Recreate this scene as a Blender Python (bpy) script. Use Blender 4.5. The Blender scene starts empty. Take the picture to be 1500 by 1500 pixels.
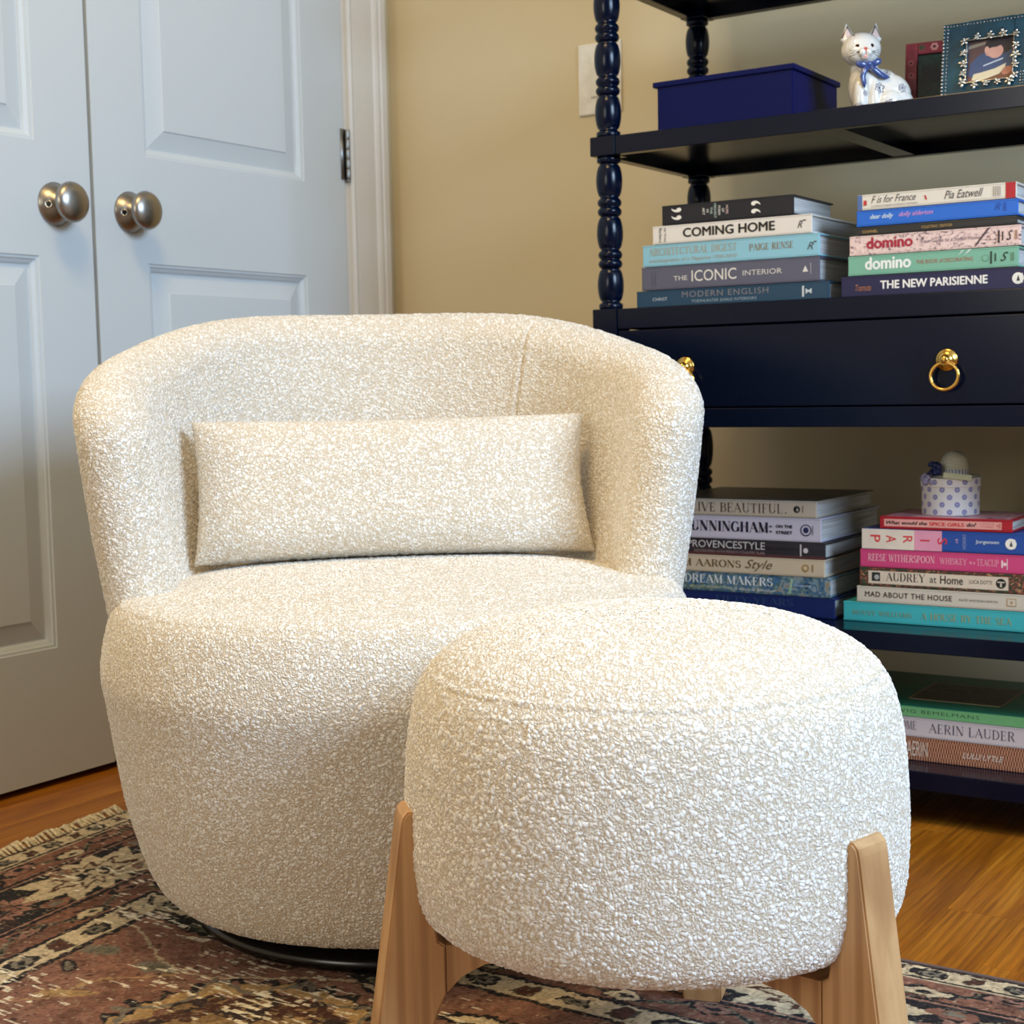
import bpy, bmesh, math, random
import numpy as np
from mathutils import Vector, Matrix
random.seed(7)
scn = bpy.context.scene
COL = scn.collection
R = math.radians
PI = math.pi

def lin(c):
    return tuple(((v/255)/12.92 if v/255 <= .04045 else ((v/255+.055)/1.055)**2.4) for v in c)

# ------------------------------------------------------------------ camera
cam_d = bpy.data.cameras.new('camera'); cam = bpy.data.objects.new('camera', cam_d); COL.objects.link(cam)
cam_d.sensor_width = 36; cam_d.lens = 2209/1500*36; cam_d.clip_start = .05
rt = Vector((0.8362, 0.5479, -0.0208)); dn = Vector((0.0285, -0.0813, -0.9963)); fw = Vector((-0.5476, 0.8326, -0.0836))
fw.normalize(); rt = (rt - fw*rt.dot(fw)).normalized(); dn = fw.cross(rt).normalized()
M = Matrix.Identity(4)
for i in range(3):
    M[i][0] = rt[i]; M[i][1] = -dn[i]; M[i][2] = -fw[i]
M[2][3] = .61
cam.matrix_world = M
cam_d.dof.use_dof = True; cam_d.dof.focus_distance = 1.35; cam_d.dof.aperture_fstop = 16
scn.camera = cam

# ------------------------------------------------------------------ world, lights, exposure
w = bpy.data.worlds.new('world'); scn.world = w; w.use_nodes = True
bg = w.node_tree.nodes['Background']; bg.inputs[0].default_value = (.62, .8, 1, 1); bg.inputs[1].default_value = 1.0
def area(name, loc, target, sx, sy, power, color):
    d = bpy.data.lights.new(name, 'AREA'); d.shape = 'RECTANGLE'; d.size = sx; d.size_y = sy; d.energy = power; d.color = color
    o = bpy.data.objects.new(name, d); COL.objects.link(o); o.location = loc
    o.rotation_euler = (Vector(target)-Vector(loc)).to_track_quat('-Z', 'Y').to_euler(); return o
area('window_daylight', (1.66, .85, 1.72), (-1.3, 1.0, .5), 1.2, .9, 87, (.55, .75, 1.0))
area('ceiling_lamp_light', (-.95, .85, 2.38), (-.95, .85, 0), .45, .45, 16.5, (1.0, .69, .29))
area('rear_fill_light', (-1.1, -2.08, 1.5), (-.9, 1.5, .7), 1.0, 1.2, 19, (1.0, .92, .74))  # added fill from behind the camera, brightens surfaces that face the view
scn.view_settings.view_transform = 'Standard'; scn.view_settings.look = 'None'
scn.view_settings.gamma = 1; scn.view_settings.use_curve_mapping = False
scn.view_settings.exposure = 0.25

# ------------------------------------------------------------------ material helpers
class NT:
    def __init__(s, name):
        s.m = bpy.data.materials.new(name); s.m.use_nodes = True; s.t = s.m.node_tree; s.n = s.t.nodes
        s.b = s.n['Principled BSDF']; s.out = s.n['Material Output']
    def new(s, typ, **k):
        n = s.n.new(typ)
        for a, v in k.items():
            if a.startswith('i_'): n.inputs[a[2:].replace('_', ' ')].default_value = v
            else: setattr(n, a, v)
        return n
    def link(s, a, b): s.t.links.new(a, b)
    def math(s, op, a, b=None, c=None, clamp=False):
        n = s.n.new('ShaderNodeMath'); n.operation = op; n.use_clamp = clamp
        for i, v in enumerate((a, b, c)):
            if v is None: continue
            if isinstance(v, (int, float)): n.inputs[i].default_value = v
            else: s.link(v, n.inputs[i])
        return n.outputs[0]
    def ramp(s, fac, stops):
        n = s.n.new('ShaderNodeValToRGB'); e = n.color_ramp.elements
        while len(e) > 1: e.remove(e[-1])
        e[0].position = stops[0][0]; e[0].color = (*stops[0][1], 1)
        for p, c in stops[1:]:
            x = e.new(p); x.color = (*c, 1)
        s.link(fac, n.inputs[0]); return n.outputs[0]
    def mix(s, f, a, b, mode='MIX'):
        n = s.n.new('ShaderNodeMix'); n.data_type = 'RGBA'; n.blend_type = mode
        for sock, v in ((n.inputs[0], f), (n.inputs[6], a), (n.inputs[7], b)):
            if isinstance(v, (int, float)): sock.default_value = v
            elif isinstance(v, tuple): sock.default_value = (*v, 1) if len(v) == 3 else v
            else: s.link(v, sock)
        return n.outputs[2]
    def coord(s, scale=(1, 1, 1), which='Object'):
        t = s.n.new('ShaderNodeTexCoord'); mp = s.n.new('ShaderNodeMapping'); mp.inputs['Scale'].default_value = scale
        s.link(t.outputs[which], mp.inputs[0]); return mp.outputs[0]
    def noise(s, vec, scale, detail=2, rough=.5, dist=0):
        n = s.new('ShaderNodeTexNoise', i_Scale=scale, i_Detail=detail, i_Roughness=rough, i_Distortion=dist)
        s.link(vec, n.inputs['Vector']); return n.outputs[0]
    def bump(s, h, strength=.3, dist=.001):
        n = s.new('ShaderNodeBump', i_Strength=strength, i_Distance=dist); s.link(h, n.inputs['Height']); s.link(n.outputs[0], s.b.inputs['Normal'])

CACHE = {}
def plain(name, rgb, rough=.5, metal=0, spec=.5, noise=0.04, scale=60, bump=0, coat=0):
    """a solid material with faint procedural mottling"""
    if name in CACHE: return CACHE[name]
    t = NT(name); c = lin(rgb)
    v = t.coord(); n = t.noise(v, scale, 3)
    lo = tuple(x*(1-noise*2) for x in c); hi = tuple(min(1, x*(1+noise*2)) for x in c)
    t.link(t.ramp(n, [(.3, lo), (.7, hi)]), t.b.inputs['Base Color'])
    t.b.inputs['Roughness'].default_value = rough; t.b.inputs['Metallic'].default_value = metal
    t.b.inputs['Specular IOR Level'].default_value = spec
    if coat: t.b.inputs['Coat Weight'].default_value = coat; t.b.inputs['Coat Roughness'].default_value = .08
    if bump: t.bump(n, bump)
    CACHE[name] = t.m; return t.m

def boucle_mat():
    t = NT('boucle'); v = t.coord()
    wn = t.new('ShaderNodeTexNoise', i_Scale=110., i_Detail=1.); t.link(v, wn.inputs['Vector'])
    off = t.new('ShaderNodeVectorMath', operation='SCALE'); t.link(wn.outputs['Color'], off.inputs[0]); off.inputs['Scale'].default_value = .006
    add = t.new('ShaderNodeVectorMath', operation='ADD'); t.link(v, add.inputs[0]); t.link(off.outputs[0], add.inputs[1])
    def vor(scale, r0, r1):
        x = t.new('ShaderNodeTexVoronoi', i_Scale=scale); t.link(add.outputs[0], x.inputs['Vector'])
        sp = t.new('ShaderNodeSeparateColor'); t.link(x.outputs['Color'], sp.inputs[0])
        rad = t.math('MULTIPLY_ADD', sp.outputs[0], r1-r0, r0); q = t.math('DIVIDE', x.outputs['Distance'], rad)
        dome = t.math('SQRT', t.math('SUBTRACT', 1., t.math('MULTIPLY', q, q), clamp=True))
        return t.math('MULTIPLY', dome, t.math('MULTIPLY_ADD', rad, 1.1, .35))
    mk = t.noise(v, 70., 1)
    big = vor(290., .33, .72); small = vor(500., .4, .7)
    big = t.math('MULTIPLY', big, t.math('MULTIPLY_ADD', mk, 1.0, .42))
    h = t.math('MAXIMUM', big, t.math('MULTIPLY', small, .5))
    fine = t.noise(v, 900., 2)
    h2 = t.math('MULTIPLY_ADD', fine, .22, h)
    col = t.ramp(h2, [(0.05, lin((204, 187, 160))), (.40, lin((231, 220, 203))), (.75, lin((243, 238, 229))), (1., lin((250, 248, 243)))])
    big_n = t.noise(v, 9., 2); col = t.mix(t.math('MULTIPLY', big_n, .12), col, lin((226, 214, 195)))
    t.link(col, t.b.inputs['Base Color']); t.b.inputs['Roughness'].default_value = .95
    t.b.inputs['Specular IOR Level'].default_value = .15
    t.b.inputs['Sheen Weight'].default_value = .25; t.b.inputs['Sheen Roughness'].default_value = .5
    d = t.new('ShaderNodeDisplacement', i_Midlevel=.4, i_Scale=.0016); t.link(h2, d.inputs['Height']); t.link(d.outputs[0], t.out.inputs['Displacement'])
    t.m.displacement_method = 'BOTH'
    return t.m
BOUCLE = boucle_mat()

def oak_mat():
    t = NT('oak_floor'); oi = t.new('ShaderNodeObjectInfo')
    tc = t.n.new('ShaderNodeTexCoord'); addv = t.new('ShaderNodeVectorMath', operation='ADD')
    sc = t.new('ShaderNodeVectorMath', operation='SCALE'); sc.inputs['Scale'].default_value = 13.
    cmb = t.new('ShaderNodeCombineXYZ'); t.link(oi.outputs['Random'], cmb.inputs[0]); t.link(oi.outputs['Random'], cmb.inputs[1]); t.link(cmb.outputs[0], sc.inputs[0])
    geo = t.n.new('ShaderNodeNewGeometry')
    t.link(geo.outputs['Position'], addv.inputs[0]); t.link(sc.outputs[0], addv.inputs[1])
    mp = t.new('ShaderNodeMapping'); mp.inputs['Scale'].default_value = (9, .8, 9); t.link(addv.outputs[0], mp.inputs[0])
    n1 = t.noise(mp.outputs[0], 3., 4, .55, .9)
    mp2 = t.new('ShaderNodeMapping'); mp2.inputs['Scale'].default_value = (260, 7, 260); t.link(addv.outputs[0], mp2.inputs[0])
    n2 = t.noise(mp2.outputs[0], 1., 3, .6, .3)
    wv = t.new('ShaderNodeTexWave', i_Scale=9., i_Distortion=5., i_Detail=2.); wv.inputs['Detail Scale'].default_value = 1.2
    mp3 = t.new('ShaderNodeMapping'); mp3.inputs['Scale'].default_value = (3.2, .35, 3.2); t.link(addv.outputs[0], mp3.inputs[0]); t.link(mp3.outputs[0], wv.inputs['Vector'])
    c = t.ramp(n1, [(.25, lin((136, 76, 14))), (.5, lin((178, 108, 24))), (.75, lin((202, 134, 40)))])
    c = t.mix(t.ramp(wv.outputs[0], [(.0, (0, 0, 0)), (1, (.38, .38, .38))]), c, lin((128, 72, 18)))
    c = t.mix(t.ramp(n2, [(.46, (0, 0, 0)), (.72, (.55, .55, .55))]), c, lin((88, 46, 10)))
    hs = t.new('ShaderNodeHueSaturation'); t.link(c, hs.inputs['Color'])
    t.link(t.math('MULTIPLY_ADD', oi.outputs['Random'], .26, .89), hs.inputs['Value'])
    t.link(hs.outputs[0], t.b.inputs['Base Color'])
    t.b.inputs['Roughness'].default_value = .33; t.bump(n2, .15, .0006)
    return t.m

def wood_mat(name, base, dark, light, axis=2, rough=.5):
    t = NT(name); sc = [60, 60, 60]; sc[axis] = 2.6
    v = t.coord(tuple(sc)); n = t.noise(v, 1., 4, .6, .6)
    sc2 = [14, 14, 14]; sc2[axis] = .9
    v2 = t.coord(tuple(sc2)); n2 = t.noise(v2, 1.6, 2, .5, 1.2)
    wv = t.new('ShaderNodeTexWave', i_Scale=1.2, i_Distortion=3.5, i_Detail=2., bands_direction='X'); t.link(t.coord(tuple(s*.9 for s in sc2)), wv.inputs['Vector'])
    c = t.ramp(n2, [(.25, lin(base)), (.75, lin(light))])
    c = t.mix(t.ramp(wv.outputs[0], [(.55, (0, 0, 0)), (.95, (.5, .5, .5))]), c, lin(dark))
    c = t.mix(t.ramp(n, [(.45, (0, 0, 0)), (.75, (.45, .45, .45))]), c, lin(dark))
    t.link(c, t.b.inputs['Base Color']); t.b.inputs['Roughness'].default_value = rough; t.bump(n, .1, .0004)
    return t.m

def attr_mat(name, rough=.9, noise_amt=.15, scale=500, spec=.3, coat=0, disp=0):
    t = NT(name); a = t.new('ShaderNodeAttribute', attribute_name='Col')
    n = t.noise(t.coord(), scale, 2)
    c = t.mix(1., a.outputs['Color'], t.ramp(n, [(.25, (1-noise_amt*2,)*3), (.75, (1.,)*3)]), 'MULTIPLY')
    t.link(c, t.b.inputs['Base Color']); t.b.inputs['Roughness'].default_value = rough; t.b.inputs['Specular IOR Level'].default_value = spec
    if coat: t.b.inputs['Coat Weight'].default_value = coat; t.b.inputs['Coat Roughness'].default_value = .05
    if disp: t.bump(n, .6, disp)
    return t.m

def metal_mat(name, rgb, rough, aniso=0):
    t = NT(name); n = t.noise(t.coord(), 900, 2)
    c = lin(rgb); t.link(t.ramp(n, [(.2, tuple(x*.85 for x in c)), (.8, c)]), t.b.inputs['Base Color'])
    t.b.inputs['Metallic'].default_value = 1; t.b.inputs['Roughness'].default_value = rough; return t.m

def paint_mat(name, rgb, rough=.6, bump=.1, scale=300, spec=.4):
    t = NT(name); v = t.coord(which='Object'); n = t.noise(v, scale, 3); n2 = t.noise(v, 1.3, 2)
    c = lin(rgb); t.link(t.ramp(n2, [(.2, tuple(x*.97 for x in c)), (.8, tuple(min(1, x*1.02) for x in c))]), t.b.inputs['Base Color'])
    t.b.inputs['Roughness'].default_value = rough; t.b.inputs['Specular IOR Level'].default_value = spec; t.bump(n, bump, .0005); return t.m

OAK = oak_mat()
M_WALL = paint_mat('tan_wall_paint', (215, 198, 160), .75)
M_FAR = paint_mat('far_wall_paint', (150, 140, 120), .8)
M_WHITE = paint_mat('white_door_paint', (200, 208, 212), .42, .04)
M_TRIM = paint_mat('white_trim_paint', (214, 210, 202), .4, .03)
M_CEIL = paint_mat('ceiling_paint', (205, 203, 198), .9)
M_NAVY = paint_mat('navy_lacquer', (2, 12, 34), .2, .02, 200, .24)
M_NAVYBOX = paint_mat('navy_box_paint', (1, 12, 72), .35, .02, 200, .15)
M_BRASS = metal_mat('brass', (222, 176, 92), .22)
M_NICKEL = metal_mat('satin_nickel', (168, 162, 154), .33)
M_STEEL = metal_mat('hinge_steel', (150, 150, 150), .35)
M_SILVER = metal_mat('silver', (226, 222, 212), .2)
M_BLACK = plain('black_lacquer', (10, 10, 11), .25)
M_DARK = plain('closet_shade', (30, 28, 26), .9)  # near-black colour puts the shade inside the closet into its walls
M_ASH = wood_mat('pale_ash_wood', (198, 152, 102), (146, 100, 58), (216, 174, 124))
M_PAGE = None
def page_mat():
    t = NT('page_edges'); v = t.coord((8, 8, 900)); n = t.noise(v, 1., 2)
    t.link(t.ramp(n, [(.3, lin((150, 148, 146))), (.65, lin((226, 224, 220)))]), t.b.inputs['Base Color']); t.b.inputs['Roughness'].default_value = .8
    t.bump(n, .4, .0004); return t.m
M_PAGE = page_mat()

# ------------------------------------------------------------------ object helpers
def link(name, me, mat=None, parent=None, smooth=False, **props):
    o = bpy.data.objects.new(name, me); COL.objects.link(o)
    if mat is not None:
        if isinstance(mat, (list, tuple)):
            for m in mat: me.materials.append(m)
        else: me.materials.append(mat)
    if parent: o.parent = parent
    if smooth: me.shade_smooth()
    for k, v in props.items(): o[k] = v
    return o
def obj(name, bm, mat=None, parent=None, smooth=False, **props):
    me = bpy.data.meshes.new(name); bm.normal_update(); bm.to_mesh(me); bm.free()
    return link(name, me, mat, parent, smooth, **props)
def thing(name, label, cat, loc=(0, 0, 0), rz=0, group=None):
    o = bpy.data.objects.new(name, None); COL.objects.link(o); o.location = loc; o.rotation_euler = (0, 0, rz)
    o.empty_display_size = .05; o['label'] = label; o['category'] = cat
    if group: o['group'] = group
    return o
def BM(): return bmesh.new()
def box(bm, x0, x1, y0, y1, z0, z1, bevel=0, mi=0):
    r = bmesh.ops.create_cube(bm, size=1)
    for v in r['verts']: v.co = Vector(((x0+x1)/2+v.co.x*(x1-x0), (y0+y1)/2+v.co.y*(y1-y0), (z0+z1)/2+v.co.z*(z1-z0)))
    fs = set(f for v in r['verts'] for f in v.link_faces)
    for f in fs: f.material_index = mi
    if bevel:
        es = list(set(e for v in r['verts'] for e in v.link_edges))
        bmesh.ops.bevel(bm, geom=es, offset=bevel, segments=2, profile=.5, affect='EDGES')
    return bm
def lathe(bm, prof, n=32, mat=None, cap=True):
    """prof: (r,z) list; around local Z, optional matrix"""
    rings = []
    for r, z in prof:
        ring = []
        for i in range(n):
            a = 2*PI*i/n; p = Vector((max(r, 1e-5)*math.cos(a), max(r, 1e-5)*math.sin(a), z))
            ring.append(bm.verts.new(mat @ p if mat else p))
        rings.append(ring)
    for a, b in zip(rings, rings[1:]):
        for i in range(n): bm.faces.new((a[i], a[(i+1) % n], b[(i+1) % n], b[i]))
    if cap:
        bm.faces.new(list(reversed(rings[0]))); bm.faces.new(rings[-1])
    return bm
def prism(bm, pts, y0, y1, mat=None):
    """polygon in xz extruded along y"""
    a = [bm.verts.new(mat @ Vector((x, y0, z)) if mat else (x, y0, z)) for x, z in pts]
    b = [bm.verts.new(mat @ Vector((x, y1, z)) if mat else (x, y1, z)) for x, z in pts]
    n = len(pts); bm.faces.new(a); bm.faces.new(list(reversed(b)))
    for i in range(n): bm.faces.new((a[i], b[i], b[(i+1) % n], a[(i+1) % n]))
    bmesh.ops.recalc_face_normals(bm, faces=bm.faces[:])
    return bm
def tube(bm, pts, rad, n=8, closed=False):
    P = [Vector(p) for p in pts]; N = len(P); rings = []
    for i in range(N):
        if closed: tg = (P[(i+1) % N]-P[i-1])
        else: tg = P[min(i+1, N-1)]-P[max(i-1, 0)]
        tg.normalize(); up = (Vector((0, 1, 0)) if closed else Vector((0, 0, 1))) if abs(tg.z) < .9 or closed else Vector((0, 1, 0))
        s = tg.cross(up).normalized(); u = s.cross(tg)
        r = rad[i] if isinstance(rad, (list, tuple)) else rad
        rings.append([bm.verts.new(P[i]+s*r*math.cos(2*PI*k/n)+u*r*math.sin(2*PI*k/n)) for k in range(n)])
    rng = range(N) if closed else range(N-1)
    for i in rng:
        a, b = rings[i], rings[(i+1) % N]
        for k in range(n): bm.faces.new((a[k], a[(k+1) % n], b[(k+1) % n], b[k]))
    if not closed: bm.faces.new(list(reversed(rings[0]))); bm.faces.new(rings[-1])
    return bm
def ball(bm, c, r, seg=12, scale=(1, 1, 1), rot=None, mi=0):
    g = bmesh.ops.create_uvsphere(bm, u_segments=seg, v_segments=max(6, seg//2+2), radius=r)
    for v in g['verts']:
        p = Vector((v.co.x*scale[0], v.co.y*scale[1], v.co.z*scale[2]))
        if rot: p = rot @ p
        v.co = p+Vector(c)
    for f in set(f for v in g['verts'] for f in v.link_faces): f.material_index = mi; f.smooth = True
    return bm
def grid_mesh(name, V, wrap_u=False, wrap_v=False, extra=None):
    """V: (nv,nu,3)"""
    nv, nu = V.shape[:2]; idx = np.arange(nv*nu).reshape(nv, nu)
    I = idx if not wrap_u else np.concatenate([idx, idx[:, :1]], 1)
    if wrap_v: I = np.concatenate([I, I[:1]], 0)
    q = np.stack([I[:-1, :-1], I[:-1, 1:], I[1:, 1:], I[1:, :-1]], -1).reshape(-1, 4)
    if extra is not None and len(extra): q = np.concatenate([q, extra], 0)
    me = bpy.data.meshes.new(name); n = nv*nu
    me.vertices.add(n); me.vertices.foreach_set('co', V.reshape(-1).astype(np.float32))
    me.loops.add(q.size); me.loops.foreach_set('vertex_index', q.reshape(-1).astype(np.int32))
    me.polygons.add(len(q)); me.polygons.foreach_set('loop_start', np.arange(0, q.size, 4, dtype=np.int32))
    me.update(calc_edges=True); me.validate(); me.shade_smooth(); return me
def set_col(me, rgb):
    a = me.color_attributes.new('Col', 'FLOAT_COLOR', 'POINT')
    c = np.ones((len(me.vertices), 4), np.float32); c[:, :3] = rgb; a.data.foreach_set('color', c.reshape(-1))
def catmull(pts, n):
    pts = np.array(pts, float); P0 = np.vstack([2*pts[0]-pts[1], pts, 2*pts[-1]-pts[-2]])
    d = np.r_[0, np.cumsum(np.linalg.norm(np.diff(pts, axis=0), axis=1))]; T = np.linspace(0, d[-1], n); out = []
    for t in T:
        i = min(np.searchsorted(d, t, side='right')-1, len(pts)-2); u = (t-d[i])/(d[i+1]-d[i]); a, b, c, e = P0[i:i+4]
        out.append(.5*((2*b)+(-a+c)*u+(2*a-5*b+4*c-e)*u*u+(-a+3*b-3*c+e)*u**3))
    return np.array(out)
def revolve_grid(prof, nu, nv, p=2., seam=None):
    pr = catmull(prof, nv); K = max(3, nv//30); kern = np.hanning(2*K+1); kern /= kern.sum()
    sm_ = np.stack([np.convolve(np.pad(pr[:, i], K, mode='reflect', reflect_type='odd'), kern, mode='valid') for i in (0, 1)], 1); pr = sm_
    th = np.linspace(0, 2*np.pi, nu, endpoint=False)
    k = (abs(np.cos(th))**p+abs(np.sin(th))**p)**(-1/p); r = np.maximum(pr[:, 0], 0.0002); z = pr[:, 1].copy()
    if seam:
        sel = r > .6*r.max(); dz = np.abs(z-seam)
        r = r+np.where(sel, .0008*np.exp(-(dz/.0016)**2)-.0007*np.exp(-((dz-.0035)/.0018)**2), 0)
    r = r[:, None]
    return np.stack([r*(k*np.cos(th)), r*(k*np.sin(th)), np.repeat(z[:, None], nu, 1)], -1)

_T = {}
def text_mesh(s, bold=0., shear=0., spacing=1.):
    key = (s, bold, shear, spacing)
    if key in _T: return _T[key]
    c = bpy.data.curves.new('lettering', 'FONT'); c.body = s; c.size = 1; c.offset = bold; c.shear = shear; c.space_character = spacing
    c.resolution_u = 3; c.extrude = 0
    o = bpy.data.objects.new('tmp', c); COL.objects.link(o); dg = bpy.context.evaluated_depsgraph_get()
    me = bpy.data.meshes.new_from_object(o.evaluated_get(dg)); n = len(me.vertices)
    co = np.zeros(n*3); me.vertices.foreach_get('co', co); co = co.reshape(-1, 3)
    faces = [tuple(p.vertices) for p in me.polygons]
    bpy.data.objects.remove(o); bpy.data.curves.remove(c); bpy.data.meshes.remove(me)
    _T[key] = (co, faces); return _T[key]
def add_text(V, F, s, x0, x1, z0, z1, y, rot=0, serif=False, bold=0., **k):
    co, fc = text_mesh(s, **k)
    if bold and len(co):
        n0 = len(co); d = bold*1.1; offs = [(-d, 0), (d, 0), (0, d*.7), (0, -d*.7), (0, 0)]
        co = np.concatenate([co+np.array([a, b, q*1.]) for q, (a, b) in enumerate(offs)]); fc = [tuple(i+n0*q for i in f) for q in range(len(offs)) for f in fc]
    if not len(co): return
    x, z = co[:, 0], co[:, 1]
    u = (x-x.min())/max(1e-6, np.ptp(x)); v = (z-z.min())/max(1e-6, np.ptp(z))
    if rot == 90: u, v = 1-v, u
    if rot == -90: u, v = v, 1-u
    b = len(V)
    for a, c, q in zip(u, v, co[:, 2]): V.append((x0+a*(x1-x0), y-q*2e-5, z0+c*(z1-z0)))
    F.extend(tuple(b+i for i in f) for f in fc)

# ------------------------------------------------------------------ ROOM
YB, XL, XR, YF, ZC = 2.45, -1.885, 1.6, -2.0, 2.45
bm = BM(); box(bm, -2.6, 1.75, -2.15, 2.6, -.06, -.012)
floor = obj('floor', bm, OAK, kind='structure')
# planks run towards the back wall; each strip a part of the floor
PW = .083; rnd = random.Random(3); x = -1.93; pi = 0
pl_me = {}
while x < .55:
    y = 1.0-rnd.random()*.5
    for k in range(4):
        L = rnd.choice((.55, .8, 1.1))
        y1 = min(y+L, 2.449)
        if y1-y > .02:
            key = round(y1-y, 3)
            b = BM(); box(b, 0, PW-.0005, 0, y1-y-.0005, -.012, 0, .0004)
            o = obj('plank', b, OAK, floor); o.location = (x, y, 0)
        y = y1
        if y >= 2.448: break
    x += PW
bm = BM(); box(bm, -1.93, .55, -2.0, .5, -.012, -.0005); box(bm, .55, 1.6, -2, 2.45, -.012, -.0005); box(bm, -1.93, .55, .5, 1.0, -.012, -.003)
o = obj('floor_boards', bm, OAK, floor); o['kind'] = 'stuff'
bm = BM(); box(bm, -2.6, 1.75, YB, YB+.1, 0, ZC); obj('wall_back', bm, M_WALL, kind='structure')
# left wall: strip beside casing and header above closet
bm = BM(); box(bm, XL-.1, XL, 2.30, YB, 0, ZC); box(bm, XL-.1, XL, -2.15, 1.03, 0, ZC); box(bm, XL-.1, XL, 1.03, 2.30, 2.05, ZC)
obj('wall_left', bm, M_WALL, kind='structure')
bm = BM(); box(bm, -2.6, -2.5, .8, YB, 0, ZC); box(bm, -2.5, XL-.1, .8, .9, 0, ZC)
obj('wall_closet', bm, M_DARK, kind='structure')
bm = BM()   # right wall with window opening y .3..1.6, z .75..2.15
box(bm, XR, XR+.1, -2.15, .3, 0, ZC); box(bm, XR, XR+.1, 1.6, 2.55, 0, ZC); box(bm, XR, XR+.1, .3, 1.6, 0, .75); box(bm, XR, XR+.1, .3, 1.6, 2.15, ZC)
obj('wall_right', bm, M_FAR, kind='structure')
bm = BM()
box(bm, -2.0, -1.65, YF-.1, YF, 0, ZC); box(bm, -.55, 1.7, YF-.1, YF, 0, ZC); box(bm, -1.65, -.55, YF-.1, YF, 0, .85); box(bm, -1.65, -.55, YF-.1, YF, 2.15, ZC)
obj('wall_front', bm, M_FAR, kind='structure')
bm = BM(); box(bm, -2.6, 1.75, -2.15, 2.6, ZC, ZC+.1); obj('ceiling', bm, M_CEIL, kind='structure')
def window(name, mat4):
    bm = BM()
    def b(x0, x1, z0, z1): box(bm, x0, x1, -.03, .03, z0, z1)
    b(0, .05, 0, 1.4); b(1.25, 1.3, 0, 1.4); b(.05, 1.25, 0, .05); b(.05, 1.25, 1.35, 1.4); b(.05, 1.25, .68, .72)
    bmesh.ops.transform(bm, matrix=mat4, verts=bm.verts); obj(name, bm, M_TRIM, kind='structure')
window('window_1', Matrix.Translation((XR+.05, .3, .75)) @ Matrix.Rotation(PI/2, 4, 'Z'))
window('window_2', Matrix.Translation((-1.65, YF-.05, .85)) @ Matrix.Diagonal((1.1/1.3, 1, 1.3/1.4, 1)))
bm = BM(); box(bm, -1.86, XR, YB-.014, YB, 0, .1, .003); obj('baseboard_back', bm, M_TRIM, kind='structure')

# closet doors: moulded panel door leaf facing +x, slab front at x=-1.878
def door_leaf(name, y0, y1, pans):
    XF = -1.878; z0, z1 = .012, 2.035
    ys = sorted({y0, y1, *[p[0] for p in pans], *[p[1] for p in pans]})
    bm = BM()
    def quad(a): bm.faces.new([bm.verts.new(p) for p in a])
    zs = sorted({z0, z1, *[p[2] for p in pans], *[p[3] for p in pans]})
    for a, b in zip(ys, ys[1:]):
        for c, d in zip(zs, zs[1:]):
            if any(p[0] <= a+1e-6 and b <= p[1]+1e-6 and p[2] <= c+1e-6 and d <= p[3]+1e-6 for p in pans): continue
            quad([(XF, a, c), (XF, b, c), (XF, b, d), (XF, a, d)])
    steps = [(0, 0), (.0012, -.0022), (.005, -.0026), (.0062, -.0052), (.0115, -.0085), (.0135, -.0115), (.0155, -.0118), (.046, -.0035), (.0475, -.0018)]
    for (a, b, c, d) in pans:
        loops = []
        for ins, dep in steps:
            loops.append([(XF+dep, a+ins, c+ins), (XF+dep, b-ins, c+ins), (XF+dep, b-ins, d-ins), (XF+dep, a+ins, d-ins)])
        for p, q in zip(loops, loops[1:]):
            for i in range(4): quad([p[i], p[(i+1) % 4], q[(i+1) % 4], q[i]])
        quad(loops[-1])
    bmesh.ops.remove_doubles(bm, verts=bm.verts, dist=1e-5)
    # sides and back
    B = XF-.035
    for (p, q) in (((y0, z0), (y1, z0)), ((y1, z0), (y1, z1)), ((y1, z1), (y0, z1)), ((y0, z1), (y0, z0))):
        quad([(XF, *p), (B, *p), (B, *q), (XF, *q)])
    quad([(B, y0, z0), (B, y0, z1), (B, y1, z1), (B, y1, z0)])
    bmesh.ops.recalc_face_normals(bm, faces=bm.faces)
    return obj(name, bm, M_WHITE, kind='structure')
d1 = door_leaf('door_1', 1.045, 1.6615, [(1.155, 1.556, .997, 1.93), (1.155, 1.556, .217, .823)])
d2 = door_leaf('door_2', 1.6690, 2.293, [(1.779, 2.176, .997, 1.93), (1.779, 2.176, .217, .823)])
def knob(parent, y, z):
    mt = Matrix.Translation((-1.878, y, z)) @ Matrix.Rotation(PI/2, 4, 'Y')
    bm = BM(); lathe(bm, [(.033, 0), (.0335, .002), (.031, .004), (.0305, .005), (.022, .013), (.0145, .018), (.0125, .021), (0, .021)], 48, mt)
    ro = obj('rosette', bm, M_NICKEL, parent, True)
    bm = BM(); lathe(bm, [(.0105, .019), (.0100, .023), (.0110, .0265), (.018, .0285), (.0250, .0315), (.0298, .0355), (.0312, .0395), (.0298, .0435), (.0255, .0485), (.014, .0525), (0, .0535)], 48, mt)
    obj('knob', bm, M_NICKEL, parent, True)
    # little emergency key hole on the cone facing the room corner
    bm = BM(); mh = Matrix.Translation((-1.878+.0115, y-.0215, z-.003)) @ Matrix.Rotation(R(-52), 4, 'Z') @ Matrix.Rotation(PI/2, 4, 'Y')
    lathe(bm, [(.0058, -.003), (.0058, .0022), (.0050, .0030), (.0040, .0024)], 20, mh, cap=False); obj('keyhole_ring', bm, M_SILVER, ro, True)
    bm = BM(); lathe(bm, [(.0041, -.002), (.0041, .0022), (0, .0023)], 16, mh); obj('keyhole', bm, M_BLACK, ro)
knob(d1, 1.590, .9035); knob(d2, 1.742, .9035)
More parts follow.
